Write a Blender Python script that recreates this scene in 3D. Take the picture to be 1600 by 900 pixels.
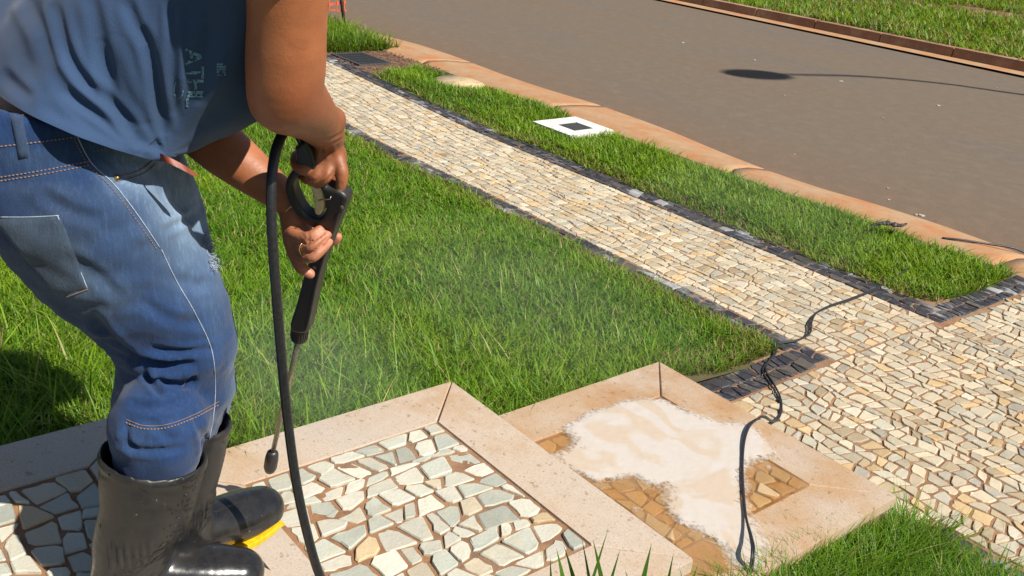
import bpy, math, random
import numpy as np
from mathutils import Vector, Matrix
from mathutils.bvhtree import BVHTree

for o in list(bpy.data.objects):
    bpy.data.objects.remove(o)
SC = bpy.context.scene
COL = SC.collection

# ------------------------------------------------------------------ camera
# world: X along the street, Y towards the road, Z up; pavement level z = 0
FPX, PITCH, ROLL, AZ, CAMH = 1531.4, math.radians(23.268), math.radians(5.145), math.radians(-49.505), 1.7
_F = np.array([0, math.cos(PITCH), -math.sin(PITCH)]); _R = np.array([1., 0, 0]); _U = np.cross(_R, _F)
_R2 = _R*math.cos(ROLL) + _U*math.sin(ROLL); _U2 = np.cross(_R2, _F)
_M = np.array([[math.cos(AZ), math.sin(AZ), 0], [-math.sin(AZ), math.cos(AZ), 0], [0, 0, 1]])
CF, CR, CU = _M @ _F, _M @ _R2, _M @ _U2
CC = np.array([0, 0, CAMH])
cam_d = bpy.data.cameras.new('camera'); cam = bpy.data.objects.new('camera', cam_d); COL.objects.link(cam)
cam.matrix_world = Matrix(((CR[0], CU[0], -CF[0], 0), (CR[1], CU[1], -CF[1], 0), (CR[2], CU[2], -CF[2], CAMH), (0, 0, 0, 1)))
cam_d.sensor_width = 36; cam_d.lens = FPX/1600*36; cam_d.clip_end = 2000; cam_d.clip_start = .05
SC.camera = cam
SC.render.resolution_x, SC.render.resolution_y = 1024, 576

# ------------------------------------------------------------------ sky and sun
SUN_EL = math.radians(48); SUN_H = np.array([math.cos(math.radians(16)), math.sin(math.radians(16))])
TO_SUN = np.array([SUN_H[0]*math.cos(SUN_EL), SUN_H[1]*math.cos(SUN_EL), math.sin(SUN_EL)])
world = bpy.data.worlds.new('World'); SC.world = world; world.use_nodes = True
wn = world.node_tree.nodes; wl = world.node_tree.links
sky = wn.new('ShaderNodeTexSky'); sky.sky_type = 'NISHITA'; sky.sun_disc = False
sky.sun_elevation = SUN_EL; sky.sun_rotation = math.atan2(SUN_H[0], SUN_H[1])
wn['Background'].inputs['Strength'].default_value = .06
wl.new(sky.outputs[0], wn['Background'].inputs['Color'])
sun_d = bpy.data.lights.new('sun', 'SUN'); sun_d.energy = 5.0; sun_d.angle = math.radians(.53); sun_d.color = (1, .95, .86)
sun = bpy.data.objects.new('sun', sun_d); COL.objects.link(sun); sun.location = (6, 3, 9)
sun.rotation_euler = Vector(TO_SUN).to_track_quat('Z', 'Y').to_euler()
SC.view_settings.view_transform = 'Standard'; SC.view_settings.look = 'None'
SC.view_settings.exposure = 0.52; SC.view_settings.gamma = 1.0
SC.view_settings.use_curve_mapping = False

# ------------------------------------------------------------------ helpers
rng = np.random.default_rng(7)
random.seed(7)

def ray(px, py): return CF*FPX + CR*(px-800) + CU*(450-py)
def G(px, py, z=0.):                       # pixel -> point on the level z
    d = ray(px, py); return CC + d*((z-CAMH)/d[2])
def W(px, py, d):                          # pixel + depth along the optical axis
    return CC + ray(px, py)*(d/FPX)
def PR(P):                                 # points -> pixels (N,3: x, y, depth)
    d = np.atleast_2d(P) - CC; k = d @ CF
    return np.stack([800+FPX*(d @ CR)/k, 450-FPX*(d @ CU)/k, k], 1)
def nrm(v): v = np.asarray(v, float); return v/np.linalg.norm(v)

_tab = np.random.default_rng(3).random((256, 256, 64)).astype(np.float32)
def vn2(x, y, s=0):                        # value noise 0..1
    x = np.asarray(x, float); y = np.asarray(y, float)
    xi = np.floor(x).astype(int); yi = np.floor(y).astype(int); fx = x-xi; fy = y-yi
    fx = fx*fx*(3-2*fx); fy = fy*fy*(3-2*fy); t = _tab[:, :, s % 64]
    a = t[xi % 256, yi % 256]; b = t[(xi+1) % 256, yi % 256]; c = t[xi % 256, (yi+1) % 256]; d = t[(xi+1) % 256, (yi+1) % 256]
    return (a*(1-fx)+b*fx)*(1-fy) + (c*(1-fx)+d*fx)*fy
def fb2(x, y, s=0, o=3):
    r = 0; a = .5; t = 0
    for i in range(o): r = r + a*vn2(x*2**i, y*2**i, s+i); t += a; a *= .5
    return r/t
def vn3(P, s=0):
    i = np.floor(P).astype(int); f = P-i; f = f*f*(3-2*f); r = 0
    for dx in (0, 1):
        for dy in (0, 1):
            for dz in (0, 1):
                w = (f[:, 0] if dx else 1-f[:, 0])*(f[:, 1] if dy else 1-f[:, 1])*(f[:, 2] if dz else 1-f[:, 2])
                r = r + w*_tab[(i[:, 0]+dx) % 256, (i[:, 1]+dy) % 256, (i[:, 2]+dz+s) % 64]
    return r

def tag(o, label=None, cat=None, group=None, kind=None):
    if label: o['label'] = label
    if cat: o['category'] = cat
    if group: o['group'] = group
    if kind: o['kind'] = kind
    return o
def mk(name, v, f, mat=None, parent=None, smooth=False, col=None):
    me = bpy.data.meshes.new(name)
    v = np.asarray(v, np.float32)
    if isinstance(f, np.ndarray):
        n, k = f.shape
        me.vertices.add(len(v)); me.vertices.foreach_set('co', v.ravel())
        me.loops.add(n*k); me.loops.foreach_set('vertex_index', f.astype(np.int32).ravel())
        me.polygons.add(n); me.polygons.foreach_set('loop_start', np.arange(0, n*k, k, dtype=np.int32))
        me.update(calc_edges=True)
    else:
        me.from_pydata(v.tolist(), [], [list(map(int, q)) for q in f]); me.update()
    if smooth: me.polygons.foreach_set('use_smooth', np.ones(len(me.polygons), bool))
    if col is not None:
        a = me.color_attributes.new('col', 'FLOAT_COLOR', 'POINT')
        c = np.ones((len(v), 4), np.float32); c[:, :3] = np.asarray(col, np.float32)
        a.data.foreach_set('color', c.ravel())
    if mat: me.materials.append(mat)
    o = bpy.data.objects.new(name, me); COL.objects.link(o)
    if parent: o.parent = parent
    return o
def empty(name, loc=(0, 0, 0)):
    o = bpy.data.objects.new(name, None); COL.objects.link(o); o.empty_display_size = .1
    return o
def catmull(P, n=8):
    P = np.asarray(P, float); Q = np.vstack([2*P[0]-P[1], P, 2*P[-1]-P[-2]]); out = []
    for i in range(1, len(Q)-2):
        p0, p1, p2, p3 = Q[i-1:i+3]
        for t in np.linspace(0, 1, n, endpoint=False):
            out.append(.5*(2*p1+(p2-p0)*t+(2*p0-5*p1+4*p2-p3)*t*t+(3*p1-p0-3*p2+p3)*t**3))
    out.append(P[-1]); return np.array(out)
def tube(P, r, n=8, cap=True):             # swept tube, r scalar or per point
    P = np.asarray(P, float); r = np.broadcast_to(np.asarray(r, float), (len(P),))
    T = np.gradient(P, axis=0); T /= np.linalg.norm(T, axis=1)[:, None]+1e-9
    u = np.cross(T[0], (0, 0, 1)); u = np.cross(T[0], (1, 0, 0)) if np.linalg.norm(u) < .1 else u
    V = []; F = []
    for i in range(len(P)):
        u = u - T[i]*(u @ T[i]); u = nrm(u); w = np.cross(T[i], u)
        for k in range(n):
            a = 2*math.pi*k/n; V.append(P[i]+r[i]*(u*math.cos(a)+w*math.sin(a)))
    for i in range(len(P)-1):
        for k in range(n):
            F.append([i*n+k, i*n+(k+1) % n, (i+1)*n+(k+1) % n, (i+1)*n+k])
    if cap: F.append(list(range(n))[::-1]); F.append([(len(P)-1)*n+k for k in range(n)])
    return np.array(V), F
def lathe(prof, axis0, axis1, n=16):       # prof: (t along axis 0..1, radius)
    a0, a1 = np.asarray(axis0, float), np.asarray(axis1, float)
    return tube_prof([a0+(a1-a0)*t for t, _ in prof], [r for _, r in prof], nrm(a1-a0), n)
def tube_prof(P, r, T, n):
    u = np.cross(T, (0, 0, 1)); u = np.cross(T, (1, 0, 0)) if np.linalg.norm(u) < .1 else u
    u = nrm(u); w = np.cross(T, u); V = []; F = []
    for p, q in zip(P, r):
        for k in range(n):
            a = 2*math.pi*k/n; V.append(np.asarray(p)+q*(u*math.cos(a)+w*math.sin(a)))
    for i in range(len(P)-1):
        for k in range(n): F.append([i*n+k, i*n+(k+1) % n, (i+1)*n+(k+1) % n, (i+1)*n+k])
    F.append(list(range(n))[::-1]); F.append([(len(P)-1)*n+k for k in range(n)])
    return np.array(V), F
def join(parts):
    V = []; F = []; n = 0
    for v, f in parts:
        V.append(np.asarray(v)); F += [[i+n for i in q] for q in f]; n += len(v)
    return np.vstack(V), F
def box(x0, x1, y0, y1, z0, z1):
    V = [(x, y, z) for z in (z0, z1) for x, y in ((x0, y0), (x1, y0), (x1, y1), (x0, y1))]
    return np.array(V, float), [[3, 2, 1, 0], [4, 5, 6, 7], [0, 1, 5, 4], [1, 2, 6, 5], [2, 3, 7, 6], [3, 0, 4, 7]]
def bvh_of(o):
    me = o.data; return BVHTree.FromPolygons([v.co for v in me.vertices], [list(p.vertices) for p in me.polygons])
def hit(bvh, px, py, off=0.):
    d = Vector(ray(px, py)).normalized(); q = bvh.ray_cast(Vector(CC), d)
    if q[0] is None: return None
    n = q[1] if q[1].dot(d) < 0 else -q[1]
    return np.array(q[0] + n*off)

# ------------------------------------------------------------------ implicit surfaces
class SDF:
    def __init__(self, lo, hi, h):
        self.h = h; self.lo = np.asarray(lo, float); self.n = np.ceil((np.asarray(hi)-self.lo)/h).astype(int)+1
        self.g = np.full(self.n, .08, np.float32)
    def sub(self, lo, hi):
        a = np.clip(np.floor((lo-self.lo)/self.h).astype(int), 0, self.n-1); b = np.clip(np.ceil((hi-self.lo)/self.h).astype(int)+1, 1, self.n)
        if np.any(b <= a): return None, None
        ax = [self.lo[i]+self.h*np.arange(a[i], b[i]) for i in range(3)]
        X, Y, Z = np.meshgrid(*ax, indexing='ij')
        return (slice(a[0], b[0]), slice(a[1], b[1]), slice(a[2], b[2])), np.stack([X, Y, Z], -1)
    def put(self, s, d, k, cut=False):
        g = self.g[s]; d = d.astype(np.float32)
        if cut: self.g[s] = np.maximum(g, -d); return
        if k <= 0: self.g[s] = np.minimum(g, d); return
        hh = np.clip(.5+.5*(g-d)/k, 0, 1); self.g[s] = g*(1-hh)+d*hh-k*hh*(1-hh)
    def cap(self, a, b, ra, rb, k=.01, flat=None, q=1., mar=0.):   # tapered capsule, optionally flattened along 'flat' by factor q
        a = np.asarray(a, float); b = np.asarray(b, float); m = max(ra, rb)+k+mar+3*self.h
        s, P = self.sub(np.minimum(a, b)-m, np.maximum(a, b)+m)
        if s is None: return
        ab = b-a; L = max(ab @ ab, 1e-9); o = P-a
        t = np.clip((o @ ab)/L, 0, 1); o = o-t[..., None]*ab
        r2 = (o**2).sum(-1)
        if flat is not None:
            w = nrm(flat); c = o @ w; r2 = r2+(1/q**2-1)*c*c
        r = ra+(rb-ra)*t; d = np.sqrt(r2)-r
        if flat is not None: d = d*(.5+.5*q)
        self.put(s, d, k)
    def chain(self, pts, k=.01, n=4, **kw):                # pts: (x,y,z,r)
        C = catmull(np.asarray(pts, float), n); g0 = self.g; m = C[:, 3].max()+k+4*self.h
        a = np.clip(np.floor((C[:, :3].min(0)-m-self.lo)/self.h).astype(int), 0, self.n-1); b = np.clip(np.ceil((C[:, :3].max(0)+m-self.lo)/self.h).astype(int)+1, 1, self.n)
        self.g = np.full(self.n, .08, np.float32)
        for i in range(len(C)-1): self.cap(C[i, :3], C[i+1, :3], C[i, 3], C[i+1, 3], 0, mar=k, **kw)
        s = tuple(slice(a[j], b[j]) for j in range(3)); t = self.g[s]; self.g = g0; self.put(s, t, k)
    def ell(self, c, R, ax=None, k=.02, cut=False):        # ellipsoid, ax: 3x3 rows
        c = np.asarray(c, float); R = np.asarray(R, float); m = R.max()+k+3*self.h
        s, P = self.sub(c-m, c+m)
        if s is None: return
        o = P-c
        if ax is not None: o = o @ np.asarray(ax).T
        l = np.sqrt(((o/R)**2).sum(-1)); l2 = np.sqrt(((o/R**2)**2).sum(-1))+1e-9
        self.put(s, np.clip(l*(l-1)/l2, -.08, .08), k, cut)
    def mesh(self):
        g = self.g; h = self.h; S = g < 0; n = g.shape
        c = np.zeros(tuple(x-1 for x in n), np.uint8)
        for dx in (0, 1):
            for dy in (0, 1):
                for dz in (0, 1): c += S[dx:n[0]-1+dx, dy:n[1]-1+dy, dz:n[2]-1+dz]
        act = (c > 0) & (c < 8); idx = np.full(act.shape, -1, np.int32); I = np.argwhere(act); idx[act] = np.arange(len(I))
        acc = np.zeros((len(I), 3)); cnt = np.zeros(len(I))
        cor = [(x, y, z) for x in (0, 1) for y in (0, 1) for z in (0, 1)]
        val = {q: g[I[:, 0]+q[0], I[:, 1]+q[1], I[:, 2]+q[2]] for q in cor}
        for p in cor:
            for a in range(3):
                if p[a]: continue
                q = list(p); q[a] = 1; q = tuple(q); v0, v1 = val[p], val[q]
                m = (v0 < 0) != (v1 < 0); t = np.where(m, v0/np.where(m, v0-v1, 1), 0)
                X = np.tile(np.array(p, float), (len(I), 1)); X[:, a] = t
                acc += X*m[:, None]; cnt += m
        V = self.lo+h*(I+acc/cnt[:, None]); F = []
        for a in range(3):
            b, c2 = (a+1) % 3, (a+2) % 3
            s0 = [slice(None)]*3; s1 = [slice(None)]*3; s0[a] = slice(0, -1); s1[a] = slice(1, None)
            A, B = S[tuple(s0)], S[tuple(s1)]; E = np.argwhere(A != B)
            ok = (E[:, b] > 0) & (E[:, c2] > 0) & (E[:, b] < n[b]-1) & (E[:, c2] < n[c2]-1); E = E[ok]
            ins = A[E[:, 0], E[:, 1], E[:, 2]]; q = []
            for db, dc in ((-1, -1), (0, -1), (0, 0), (-1, 0)):
                K = E.copy(); K[:, b] += db; K[:, c2] += dc; q.append(idx[K[:, 0], K[:, 1], K[:, 2]])
            q = np.stack(q, 1); q[~ins] = q[~ins][:, ::-1]; F.append(q)
        return V, np.vstack(F)
def vnormals(V, F):
    N = np.zeros_like(V); a = V[F[:, 2]]-V[F[:, 0]]; b = V[F[:, 3]]-V[F[:, 1]]; n = np.cross(a, b)
    for k in range(4):
        for c in range(3): N[:, c] += np.bincount(F[:, k], n[:, c], len(V))
    return N/(np.linalg.norm(N, axis=1)[:, None]+1e-12)
def relax(V, F, it=2, w=.5):
    e = np.vstack([F[:, [0, 1]], F[:, [1, 2]], F[:, [2, 3]], F[:, [3, 0]]]); e = np.vstack([e, e[:, ::-1]])
    cnt = np.bincount(e[:, 0], minlength=len(V))[:, None]
    for _ in range(it):
        S = np.stack([np.bincount(e[:, 0], V[e[:, 1], c], len(V)) for c in range(3)], 1); V = V*(1-w)+w*S/np.maximum(cnt, 1)
    return V
def stroke(V, N, strokes, amp=None):       # sculpt creases: list of (pixel polyline, width px, depth m); acts on the side facing the camera
    pix = PR(V); D = np.zeros(len(V)); face = ((CC-V)*N).sum(1) > 0
    for pts, w, dep in strokes:
        C = catmull([(a, b) for a, b in pts], 6) if len(pts) > 2 else np.array(pts, float)
        lo = C.min(0)-3*w; hi = C.max(0)+3*w
        m = np.where(face & (pix[:, 0] > lo[0]) & (pix[:, 0] < hi[0]) & (pix[:, 1] > lo[1]) & (pix[:, 1] < hi[1]))[0]
        if len(m) == 0: continue
        best = np.full(len(m), 1e9); tt = np.zeros(len(m)); P = pix[m, :2]; L = len(C)-1
        for i in range(L):
            a, b = C[i], C[i+1]; ab = b-a; t = np.clip(((P-a) @ ab)/(ab @ ab+1e-9), 0, 1)
            d = np.linalg.norm(P-(a+t[:, None]*ab), axis=1); u = d < best; best[u] = d[u]; tt[u] = (i+t[u])/L
        x = best/w; prof = np.exp(-x*x) - .45*np.exp(-((x-1.7)/.7)**2)
        D[m] -= dep*prof*np.clip(4*tt*(1-tt)*1.3, 0, 1)**.5
    return V+N*D[:, None]

# ------------------------------------------------------------------ materials
def mat(name):
    m = bpy.data.materials.new(name); m.use_nodes = True; nt = m.node_tree
    return m, nt, nt.nodes, nt.links, nt.nodes['Principled BSDF']
def texco(nt, kind='Object', scale=(1, 1, 1)):
    tc = nt.nodes.new('ShaderNodeTexCoord'); mp = nt.nodes.new('ShaderNodeMapping'); mp.inputs['Scale'].default_value = scale
    nt.links.new(tc.outputs[kind], mp.inputs[0]); return mp.outputs[0]
def geo_pos(nt, scale=(1, 1, 1)):
    g = nt.nodes.new('ShaderNodeNewGeometry'); mp = nt.nodes.new('ShaderNodeMapping'); mp.inputs['Scale'].default_value = scale
    nt.links.new(g.outputs['Position'], mp.inputs[0]); return mp.outputs[0]
def noise(nt, vec, scale, detail=4, rough=.55, out='Fac'):
    n = nt.nodes.new('ShaderNodeTexNoise'); n.inputs['Scale'].default_value = scale; n.inputs['Detail'].default_value = detail
    n.inputs['Roughness'].default_value = rough; nt.links.new(vec, n.inputs['Vector']); return n.outputs[out]
def ramp(nt, fac, stops):
    r = nt.nodes.new('ShaderNodeValToRGB'); e = r.color_ramp.elements
    while len(e) < len(stops): e.new(.5)
    for x, (p, c) in zip(e, stops):
        x.position = p; x.color = (*c, 1) if len(c) == 3 else c
    nt.links.new(fac, r.inputs[0]); return r.outputs[0]
def gray(nt, fac, a, b, lo=0., hi=1.):
    n = nt.nodes.new('ShaderNodeMapRange'); n.inputs[1].default_value = a; n.inputs[2].default_value = b; n.inputs[3].default_value = lo; n.inputs[4].default_value = hi
    nt.links.new(fac, n.inputs[0]); return n.outputs[0]
def mixc(nt, fac, a, b, mode='MIX'):
    n = nt.nodes.new('ShaderNodeMix'); n.data_type = 'RGBA'; n.blend_type = mode
    for k, v in ((0, fac), (6, a), (7, b)):
        if hasattr(v, 'is_linked'): nt.links.new(v, n.inputs[k])
        else: n.inputs[k].default_value = v if k == 0 else (*v, 1)
    return n.outputs[2]
def math_(nt, op, a, b):
    n = nt.nodes.new('ShaderNodeMath'); n.operation = op
    for k, v in ((0, a), (1, b)):
        if hasattr(v, 'is_linked'): nt.links.new(v, n.inputs[k])
        else: n.inputs[k].default_value = v
    return n.outputs[0]
def bump(nt, bsdf, hgt, strength=.3, dist=.01):
    b = nt.nodes.new('ShaderNodeBump'); b.inputs['Strength'].default_value = strength; b.inputs['Distance'].default_value = dist
    nt.links.new(hgt, b.inputs['Height']); nt.links.new(b.outputs[0], bsdf.inputs['Normal'])
def vcol(nt):
    a = nt.nodes.new('ShaderNodeAttribute'); a.attribute_name = 'col'; return a.outputs['Color']
M = {}
def simple(key, c, rough=.6, metal=0., nscale=60, var=.25, bstr=.15, bdist=.002, spec=.5):
    m, nt, N, L, B = mat(key); v = geo_pos(nt)
    n = noise(nt, v, nscale, 5); L.new(mixc(nt, gray(nt, n, .3, .7), tuple(x*(1-var) for x in c), tuple(min(1, x*(1+var)) for x in c)), B.inputs['Base Color'])
    L.new(gray(nt, noise(nt, v, nscale*.6, 3), .3, .7, rough*.85, min(1, rough*1.15)), B.inputs['Roughness'])
    B.inputs['Metallic'].default_value = metal; B.inputs['Specular IOR Level'].default_value = spec
    bump(nt, B, n, bstr, bdist); M[key] = m; return m
def stone_mat(key, rough=.6, vein=(.62, .42, .2), veinamt=.35, bstr=.5, spec=.4, rim=.0):
    m, nt, N, L, B = mat(key); v = geo_pos(nt); c = vcol(nt)
    n1 = noise(nt, v, 28, 6, .6); n2 = noise(nt, v, 160, 4, .6); n3 = noise(nt, v, 9, 4, .6)
    c1 = mixc(nt, math_(nt, 'MULTIPLY', gray(nt, n1, .55, .75), veinamt), c, vein)
    c2 = mixc(nt, gray(nt, n2, .2, .8, 0, .35), c1, mixc(nt, 1., c1, (.62, .6, .56), 'MULTIPLY'))
    c3 = mixc(nt, gray(nt, n3, .5, .75, 0, .4), c2, mixc(nt, 1., c2, (.78, .7, .58), 'MULTIPLY'))
    L.new(c3, B.inputs['Base Color']); B.inputs['Specular IOR Level'].default_value = spec
    L.new(gray(nt, n1, .3, .7, rough-.12, rough+.12), B.inputs['Roughness'])
    bump(nt, B, math_(nt, 'ADD', math_(nt, 'MULTIPLY', n1, 1.), math_(nt, 'MULTIPLY', n2, .35)), bstr, .006); M[key] = m
stone_mat('stone'); stone_mat('basalt', .55, (.2, .17, .15), .5, .6)
def residue():                                  # dried detergent film left in streaks on the dark stones
    m = M['basalt']; nt = m.node_tree; B = nt.nodes['Principled BSDF']; src = B.inputs['Base Color'].links[0].from_socket
    n = noise(nt, geo_pos(nt, (.5, 1, 1)), 7, 5, .65); nt.links.new(mixc(nt, gray(nt, n, .55, .68, 0, .8), src, (.42, .43, .44)), B.inputs['Base Color'])
residue()
def mortar_mat():
    m, nt, N, L, B = mat('mortar'); v = geo_pos(nt)
    n = noise(nt, v, 14, 6, .65); n2 = noise(nt, v, 220, 4, .7); n3 = noise(nt, v, 3, 3)
    c = ramp(nt, n, [(.3, (.17, .09, .045)), (.5, (.3, .15, .07)), (.7, (.38, .22, .115))])
    c = mixc(nt, gray(nt, n3, .45, .7, 0, .5), c, (.24, .19, .14)); c = mixc(nt, gray(nt, n2, .3, .7, 0, .4), c, mixc(nt, 1., c, (.5, .5, .5), 'MULTIPLY'))
    L.new(c, B.inputs['Base Color']); B.inputs['Roughness'].default_value = .9; bump(nt, B, n2, .7, .004); M['mortar'] = m
mortar_mat()
def granite_mat(key, wet=None):
    m, nt, N, L, B = mat(key); v = geo_pos(nt)
    big = noise(nt, v, 3.2, 5, .6); mid = noise(nt, v, 24, 5, .65); fine = noise(nt, v, 420, 3, .7); fine2 = noise(nt, v, 170, 4, .7)
    c = ramp(nt, big, [(.35, (.49, .41, .33)), (.52, (.5, .39, .285)), (.66, (.44, .285, .16))])
    c = mixc(nt, gray(nt, mid, .35, .75, 0, .45), c, (.54, .455, .375))
    c = mixc(nt, gray(nt, fine, .5, .68, 0, .6), c, (.22, .17, .13)); c = mixc(nt, gray(nt, fine2, .54, .68, 0, .6), c, (.27, .2, .15))
    sp = noise(nt, v, 60, 2, .5); c = mixc(nt, gray(nt, sp, .66, .71, 0, .6), c, (.22, .16, .12))
    if wet: c = mixc(nt, gray(nt, noise(nt, v, 4.5, 5, .6), .38, .62, .15, 1.), c, mixc(nt, 1., c, wet, 'MULTIPLY'))
    L.new(c, B.inputs['Base Color']); L.new(gray(nt, mid, .3, .7, .42 if not wet else .2, .65 if not wet else .45), B.inputs['Roughness']); bump(nt, B, fine2, .12, .002); M[key] = m
granite_mat('granite'); granite_mat('wet_granite', (.9, .72, .52))
def asphalt_mat():
    m, nt, N, L, B = mat('asphalt'); v = geo_pos(nt)
    big = noise(nt, geo_pos(nt, (.25, 1, 1)), .9, 5, .6); fine = noise(nt, v, 130, 4, .75); mid = noise(nt, v, 9, 5, .6); pit = noise(nt, v, 32, 2, .5)
    c = ramp(nt, big, [(.3, (.165, .115, .074)), (.5, (.158, .119, .083)), (.7, (.145, .116, .088))])
    sep = nt.nodes.new('ShaderNodeSeparateXYZ'); L.new(v, sep.inputs[0])
    c = mixc(nt, math_(nt, 'MULTIPLY', gray(nt, sep.outputs['Y'], 5.3, 6.4, .6, 0), gray(nt, mid, .3, .6)), c, (.19, .098, .05))
    c = mixc(nt, gray(nt, fine, .35, .65, 0, .5), c, mixc(nt, 1., c, (.45, .45, .47), 'MULTIPLY')); c = mixc(nt, gray(nt, mid, .45, .75, 0, .35), c, (.19, .155, .125)); c = mixc(nt, gray(nt, noise(nt, v, 75, 3, .7), .6, .7, 0, .35), c, (.25, .21, .17))
    c = mixc(nt, gray(nt, pit, .70, .76, 0, .6), c, (.05, .04, .034))
    L.new(c, B.inputs['Base Color']); B.inputs['Roughness'].default_value = .85; B.inputs['Specular IOR Level'].default_value = .3; bump(nt, B, fine, .35, .004); M['asphalt'] = m
asphalt_mat()
def concrete_mat(key, a, b, c3, scale=2.2):
    m, nt, N, L, B = mat(key); v = geo_pos(nt)
    big = noise(nt, v, scale, 6, .65); mid = noise(nt, v, 20, 5, .65); fine = noise(nt, v, 240, 3, .7)
    c = ramp(nt, big, [(.32, a), (.5, b), (.68, c3)]); c = mixc(nt, gray(nt, mid, .4, .75, 0, .45), c, mixc(nt, 1., c, (.68, .62, .55), 'MULTIPLY'))
    c = mixc(nt, gray(nt, fine, .35, .75, 0, .35), c, mixc(nt, 1., c, (.55, .5, .45), 'MULTIPLY'))
    L.new(c, B.inputs['Base Color']); B.inputs['Roughness'].default_value = .88; bump(nt, B, math_(nt, 'ADD', mid, math_(nt, 'MULTIPLY', fine, .3)), .4, .006); M[key] = m
concrete_mat('clay_concrete', (.44, .175, .066), (.42, .235, .115), (.41, .285, .175), 3.8)
concrete_mat('kerb_concrete', (.36, .19, .1), (.28, .15, .085), (.42, .27, .16), 3)
concrete_mat('soil', (.13, .06, .03), (.19, .09, .045), (.24, .13, .07), 6)
concrete_mat('sod', (.07, .07, .022), (.065, .075, .02), (.13, .085, .038), 9)
concrete_mat('white_cement', (.7, .68, .62), (.75, .73, .68), (.66, .62, .54), 7)
concrete_mat('sand', (.5, .38, .22), (.56, .43, .26), (.42, .28, .15), 9)
concrete_mat('gravel', (.1, .055, .035), (.15, .08, .045), (.2, .12, .07), 18)
def grass_mat():
    m, nt, N, L, B = mat('grass'); c = vcol(nt)
    N.remove(B); d = N.new('ShaderNodeBsdfPrincipled'); t = N.new('ShaderNodeBsdfTranslucent'); mx = N.new('ShaderNodeMixShader'); mx.inputs[0].default_value = .38
    d.inputs['Roughness'].default_value = .45; d.inputs['Specular IOR Level'].default_value = .28
    L.new(c, d.inputs['Base Color']); L.new(mixc(nt, 1., c, (1.25, 1.1, .55), 'MULTIPLY'), t.inputs[0])
    L.new(d.outputs[0], mx.inputs[1]); L.new(t.outputs[0], mx.inputs[2]); L.new(mx.outputs[0], N['Material Output'].inputs[0]); M['grass'] = m
grass_mat()
def skin_mat():
    m, nt, N, L, B = mat('skin'); v = geo_pos(nt); c = vcol(nt)
    n = noise(nt, v, 35, 5, .6); f = noise(nt, v, 420, 4, .7)
    cc = mixc(nt, gray(nt, n, .35, .7, 0, .5), c, mixc(nt, 1., c, (.78, .7, .66), 'MULTIPLY')); cc = mixc(nt, gray(nt, f, .55, .75, 0, .3), cc, mixc(nt, 1., c, (.55, .45, .4), 'MULTIPLY'))
    L.new(cc, B.inputs['Base Color']); L.new(gray(nt, f, .3, .7, .38, .6), B.inputs['Roughness'])
    B.inputs['Subsurface Weight'].default_value = .12; B.inputs['Subsurface Radius'].default_value = (1, .35, .2); B.inputs['Subsurface Scale'].default_value = .006
    bump(nt, B, math_(nt, 'ADD', f, math_(nt, 'MULTIPLY', noise(nt, v, 90, 4, .6), 1.2)), .3, .0016); M['skin'] = m
skin_mat()
def cloth_mat(key, weave, rough=.9, bstr=.3, twill=False):
    m, nt, N, L, B = mat(key); v = geo_pos(nt); c = vcol(nt)
    n = noise(nt, v, 14, 6, .65); f = noise(nt, geo_pos(nt, (1, 1, .35)), weave, 3, .7)
    cc = mixc(nt, gray(nt, n, .3, .75, 0, .35), c, mixc(nt, 1., c, (.72, .74, .8), 'MULTIPLY')); cc = mixc(nt, gray(nt, f, .35, .75, 0, .4), cc, mixc(nt, 1., c, (1.5, 1.45, 1.35), 'MULTIPLY'))
    L.new(cc, B.inputs['Base Color']); B.inputs['Roughness'].default_value = rough; B.inputs['Specular IOR Level'].default_value = .2
    B.inputs['Sheen Weight'].default_value = .12; B.inputs['Sheen Roughness'].default_value = .5
    bump(nt, B, math_(nt, 'ADD', f, math_(nt, 'MULTIPLY', n, .8)), bstr, .0025); M[key] = m
cloth_mat('shirt_cotton', 620); cloth_mat('denim', 520, bstr=.45)
def streaks():                                   # worn warp threads running down the legs
    nt = M['denim'].node_tree; B = nt.nodes['Principled BSDF']; src = B.inputs['Base Color'].links[0].from_socket
    a = noise(nt, geo_pos(nt, (1, 1, .12)), 190, 3, .7); b = noise(nt, geo_pos(nt, (1, 1, .5)), 24, 5, .7)
    c = mixc(nt, gray(nt, a, .5, .72, 0, .5), src, mixc(nt, 1., src, (2.0, 1.9, 1.8), 'MULTIPLY')); c = mixc(nt, gray(nt, b, .48, .72, 0, .5), c, mixc(nt, 1., src, (1.65, 1.62, 1.55), 'MULTIPLY'))
    nt.links.new(c, B.inputs['Base Color'])
streaks()
def rubber_mat():
    m, nt, N, L, B = mat('rubber'); v = geo_pos(nt); n = noise(nt, v, 30, 5, .6); sc = noise(nt, geo_pos(nt, (1, 1, .2)), 130, 4, .7); sp = noise(nt, v, 150, 2, .5)
    c = mixc(nt, gray(nt, n, .35, .7), (.012, .012, .014), (.026, .024, .022)); c = mixc(nt, gray(nt, sc, .62, .78, 0, .4), c, (.075, .066, .055)); c = mixc(nt, gray(nt, sp, .74, .78, 0, .7), c, (.2, .18, .15))
    L.new(c, B.inputs['Base Color']); sep = nt.nodes.new('ShaderNodeSeparateXYZ'); L.new(v, sep.inputs[0])
    L.new(math_(nt, 'ADD', gray(nt, sep.outputs['Z'], .6, .7, .17, .42), gray(nt, n, .3, .7, -.04, .1)), B.inputs['Roughness']); bump(nt, B, n, .12, .004); M['rubber'] = m
rubber_mat()
simple('yellow_sole', (.75, .42, .01), .45, nscale=80, var=.3)
simple('black_plastic', (.02, .019, .018), .42, nscale=300, var=.3, bstr=.2, bdist=.0006)
simple('hose_rubber', (.014, .014, .016), .38, nscale=150, var=.4)
simple('cable_sheath', (.02, .019, .02), .5, nscale=200, var=.4)
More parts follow.
